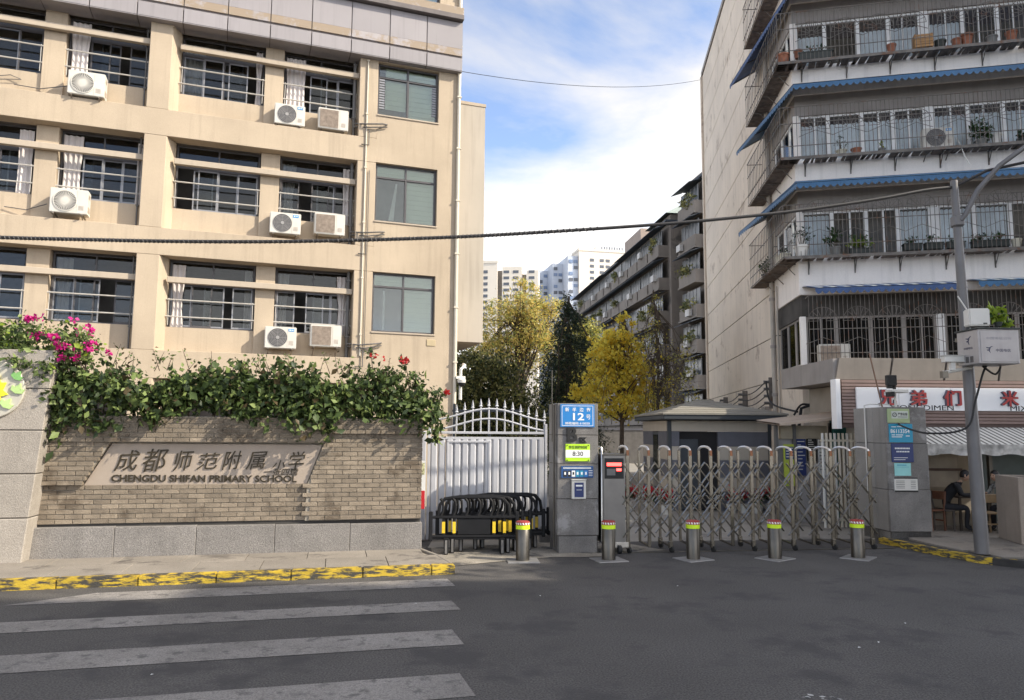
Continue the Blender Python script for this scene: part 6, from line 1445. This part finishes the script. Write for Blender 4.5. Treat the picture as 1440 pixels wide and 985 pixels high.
tree('broadleaf_tree', 'dim olive tree directly below the side bay of the school', (-2.6, 37, 0),
     [(.3, 0, 5.2, 1.2, 1.2, 1.2), (-.2, 0, 3.8, 1.4, 1.3, 1.3), (.6, 0, 2.4, 1.5, 1.3, 1.2)], 11000, 200, .17, [EV2, EV1, YG2], [3, 2, 1], [(0, 0, 0), (.1, 0, 2), (.2, 0, 5)], .16, 30, bkd, 14, .26, .4)
tree('broadleaf_tree', 'green tree whose crown rises between the conifer and the ginkgo', (4.2, 48, 0),
     [(.5, 0, 8.2, 1.7, 1.5, 1.2), (.6, 0, 6.6, 2.0, 1.6, 1.4), (-.3, 0, 4.9, 2.0, 1.6, 1.4)], 13000, 240, .19, [EV2, YG2, H1, GK3], [3, 2, 2, 2], [(0, 0, 0), (.1, 0, 3), (0, 0, 7)], .2, 40, bkd, 17, .26, .4)
o = thing('lane_shrubs', 'dark clipped shrubs under the trees behind the white gate', 'shrubs', (0, 27, 0))
nr = np.random.default_rng(19); P, C = crown_points([(-1.6, 0, .9, 1.2, .9, 1.0), (.4, 0, .8, 1.2, .9, 1.0), (2.2, 0, .6, 1.1, .8, .7), (3.1, .5, .8, .8, .7, .8)], 9000, 200, nr, .26, .4); stuff(put('foliage', leaf_mesh('foliage', P, .13, [EV1, DK2, H2m], [2, 1, 2], nr, .5), o))
b = MB(); [b.tube([(c[0] * .9, c[1] * .5, 0), tuple(c)], [.02, .006], 4) for c in C[:40]]; b.build('stem', bkd, o)
MB().box(-.1, 3.6, 0, .12, 0, 1.05).build('lw', mat('lane_wall', (.3, .27, .23), .8, streak=.3)) if False else None
lw_ = thing('boundary_wall', 'low grey boundary wall under the trees at the end of the lane', 'wall', (-4, 52, 0)); MB().box(0, 16, 0, .25, 0, 2.3).build('wall', mat('lane_wall', (.13, .12, .11), .85, var=.2, streak=.4), lw_); MB().box(-.05, 16.05, -.05, .3, 2.3, 2.42).build('coping', GGR, lw_)
cn = thing('lane_canopy', 'thin dark canopy frame just behind the white gate at the school corner', 'canopy', Vector((-1.55, 19.5, 0)), R_(-12))
MB().add([(0, 0, 3.0), (1.9, 0, 2.75), (1.9, 1.5, 2.75), (0, 1.5, 3.0)], [(0, 1, 2, 3)]).box(0, 1.9, -.02, .03, 2.68, 2.74).build('canopy_sheet', GTR, cn)
for x in (.05, 1.0): MB().bar((x, 0, 0), (x, 0, 2.9 - x * .12), .06).build('post', GTR, cn)

# ---------------------------------------------------------------- long grey block at the far right of the lane
BG = mat('grey_weathered_wall', (0.215, 0.185, 0.158), .9, var=.15, vs=.5, streak=.55, dirt=(.10, .09, .08), dirt_amt=.2, ds=.5); BGL = mat('balcony_grey', (0.21, 0.182, 0.155), .85, var=.15, vs=.6, streak=.5); BWIN = mat('dim_window', (0.06, 0.065, 0.07), .3, var=.5, vs=1.2); BAWN = mat('dark_awning', (0.05, 0.06, 0.075), .7, var=.3, vs=1)
BWF = mat('pale_sash', (0.34, 0.34, 0.33), .6); ACF = mat('far_ac_white', (0.50, 0.48, 0.45), .6)
def block(label, P, deg, length, nfl, pitch_, mod, seed, roof=True, endw=11.0):
    F = Frame(P, deg); t = thing('apartment_building', label, 'building', F.w(0, 0, 0), F.a); r = random.Random(seed); Hh = nfl * pitch_
    # x runs back along the lane, +y is the face to the lane (outwards)
    MB().box(0, length, -endw, 0, 0, Hh).build('main_block', BG, t)
    MB().box(-.15, length, -endw - .2, .5, Hh, Hh + .18).build('roof_slab', BAWN, t); MB().box(0, length, -endw, .0, Hh + .18, Hh + .7).build('parapet', BG, t)
    nm = int(length / mod)
    pr_ = MB().box(.1, mod - .25, 0, .95, 0, 1.0).box(.0, mod - .15, 0, 1.05, -.12, 0.0).mesh('balcony', BGL)
    wi = MB().box(.1, mod - .25, .55, .60, 1.0, 2.35).mesh('window', BWIN); ws = MB()
    for i in range(6): x = .12 + i * (mod - .42) / 5; ws.box(x, x + .05, .60, .63, 1.0, 2.35)
    ws.box(.1, mod - .25, .60, .63, 1.0, 1.05); wsm = ws.mesh('window_frame', BWF)
    aw_ = MB().add([(-.1, .5, 2.75), (mod - .05, .5, 2.75), (mod - .05, 1.45, 2.42), (-.1, 1.45, 2.42), (-.1, .5, 2.70), (mod - .05, .5, 2.70), (mod - .05, 1.45, 2.37), (-.1, 1.45, 2.37)], [(0, 1, 2, 3), (7, 6, 5, 4), (3, 2, 6, 7), (0, 3, 7, 4), (1, 5, 6, 2)]).mesh('awning', BAWN)
    acm = MB().box(0, .8, 0, .3, 0, .55).mesh('wall_ac', ACF); gr = None
    for f in range(1, nfl):
        for k in range(nm):
            x = .5 + k * mod; z = f * pitch_
            put('balcony', pr_, t, (x, 0, z)); w = put('window', wi, t, (x, 0, z)); put('window_frame', wsm, w)
            if r.random() < .75: put('awning', aw_, t, (x, 0, z))
            if r.random() < .6: put('wall_ac', acm, t, (x + r.uniform(.3, mod - 1.4), 1.0, z + r.uniform(.1, .9)))
            if r.random() < .42:
                nr = np.random.default_rng(seed * 100 + f * 10 + k); P_, _ = crown_points([(x + mod * .4, 1.1, z + 1.2, mod * .35, .3, .5)], 160, 10, nr, .35, .3); stuff(put('balcony_plant', leaf_mesh('balcony_plant', P_, .3, [EV1, EV2], [1, 1], nr, .5), t))
    MB().box(.1, length - .1, -.1, .6, 0, pitch_ - .2).build('ground_storey', BG, t)
    return t, F
bt_, BF = block('long weathered grey apartment block receding behind the golden ginkgo', (13.97, 64), 96.8, 40, 7, 2.96, 3.4, 5)
b = MB(); Hh = 7 * 2.96
b.add([(-.3, .5, Hh + .75), (-.3, -4, Hh + .75), (6, -4, Hh + .75), (6, .5, Hh + .75), (.6, -1.8, Hh + 2.1), (5.2, -1.8, Hh + 2.1)], [(0, 1, 4), (1, 2, 5, 4), (2, 3, 5), (3, 0, 4, 5)]); b.build('roof_shed', mat('pale_roof_sheet', (.36, .42, .40), .6, var=.1), bt_)
MB().box(10, 16, -3.5, -.3, Hh + .7, Hh + 2.2).build('roof_room', mat('roof_room_tan', (.35, .28, .23), .8, var=.1), bt_)
block('nearer wing of the grey apartment block seen beside the tan side wall', (15.75, 58), 98.9, 4.6, 8, 2.86, 3.9, 8)

# ---------------------------------------------------------------- far towers
FT = mat('far_tower_cream', (0.68, 0.62, 0.53), .8, var=.04, vs=.05); FTB = mat('far_tower_blue', (0.46, 0.50, 0.57), .7, var=.12, vs=.08); FTW = mat('far_window', (0.10, 0.11, 0.13), .4)
def tower(label, P, deg, w, d, h, nfl, cols, seed, side_cols=4, setback=False):
    F = Frame(P, deg); t = thing('tower_block', label, 'tower', F.w(0, 0, 0), F.a); fh = h / nfl
    MB().box(0, w, 0, d, 0, h).build('shaft', FT, t); MB().box(-.3, w + .3, -.3, .2, h, h + 1.2).box(-.3, .2, .2, d, h, h + 1.2).build('parapet', FT, t)
    wm = MB().box(-1.0, 1.0, -.15, .25, .9, 2.3).mesh('window', FTW)
    for c in cols:
        for f in range(nfl - 14, nfl - 1): put('window', wm, t, (c, 0, f * fh))
    return t, F, fh
P = at(815, 600, 350); tB, F, fh = tower('tall pale tower with a bluish stepped flank and a roof mast in the distance', (P.x, 350), 12, 24, 12, 89.0, 30, (6.5, 11.5, 14.5), 1)
MB().cyl((4.5, 3, 89), (4.5, 3, 99), .12, 5).build('roof_mast', RUB, tB); MB().box(9, 11, 2, 4, 89, 92).build('roof_tank', FT, tB)
b = MB()
for i in range(9): b.box(11.5 + i * 1.3, 12.0 + i * 1.3, .5, .7, 89.8, 91.8)
b.build('roof_railing', FTW, tB)
fl = MB(); steps = 6
for i in range(steps):      # stepped bluish flank running back to the left
    a = 115; 
    MB().box(-(i + 1) * 5.2, -i * 5.2, i * 9.0 + 1.5, i * 9.0 + 22, 0, 86.5 - i * 2.0).build('flank_bay', FTB if i < 3 else FT, tB)
    for k in range(2):
        for f in range(18, 29):
            if (f + k + i) % 3 == 0: continue
            zz_ = f * fh - i * 2.0; MB().box(-(i + 1) * 5.2 + .6 + k * 2.4, -(i + 1) * 5.2 + 2.4 + k * 2.4, i * 9.0 + 1.2, i * 9.0 + 1.6, zz_, zz_ + 1.5).build('flank_window', FTW if (i + f) % 2 else mat('far_glass_blue', (.16, .22, .34), .3), tB)
P = at(676, 600, 340); tA, F, fh = tower('cream tower block with vertical shadowed recesses behind the school bay', (P.x - 4, 340), -6, 11, 12, 80, 28, (2.2, 5.5), 2)
P2 = at(703, 600, 340)
MB().box(11.0, 13.2, 3.0, 10, 0, 77).build('recess', mat('far_recess_shadow', (.22, .20, .18), .8), tA); MB().box(13.2, 22.5, .5, 11, 0, 78.2).build('side_shaft', FT, tA); MB().box(22.5, 24.5, 3, 10, 0, 75).build('recess', MATS['far_recess_shadow'], tA); MB().box(24.5, 30, .8, 11, 0, 76.5).build('side_shaft', FT, tA)  # recess colour is darkened to stand for shadow
wm = MB().box(-1.3, 1.3, -.12, .2, .9, 2.2).mesh('window', FTW)
for c in (15.2, 19.6, 27):
    for f in range(15, 27): put('window', wm, tA, (c, .5 if c < 25 else .8, f * fh))

# ---------------------------------------------------------------- across the street (outside the picture): unseen block, roofline stepped to shape the shade on the road
oS = thing('apartment_building', 'unseen apartment block across the street, stepped to shape the shade on the road', 'building', (24, -17.5, 0))
def ob(y0, y1, h): MB().box(0, 12, y0, y1, 0, h).build('wing', mat('pale_wall_tile', (.62, .58, .52), .7, streak=.2), oS)  # pale tile colour picked to bounce more light
ob(12.5, 18.2, 24.0); ob(18.2, 20.2, 21.5); ob(20.2, 21.4, 19.3); ob(21.4, 23.9, 17.7); ob(23.9, 29.0, 18.6)
for f in range(1, 6):
    for k in range(8): MB().box(-.05, .1, 12.8 + k * 1.9, 14.2 + k * 1.9, f * 3 + .9, f * 3 + 2.3).build('window', BWIN, oS)
tree('street_tree', 'leafy street tree across the road, out of the picture to the right', (15.5, 8.2, 0), [(0, 0, 9.6, 2.1, 1.5, 1.7), (1.2, .4, 8.4, 1.7, 1.5, 1.4), (-1.2, .3, 8.6, 1.6, 1.3, 1.3)], 5200, 110, .24, [H1, EV2], [1, 1], [(0, 0, 0), (0, 0, 4), (0, 0, 9)], .2, 20, bkd, 23, .3, .4)
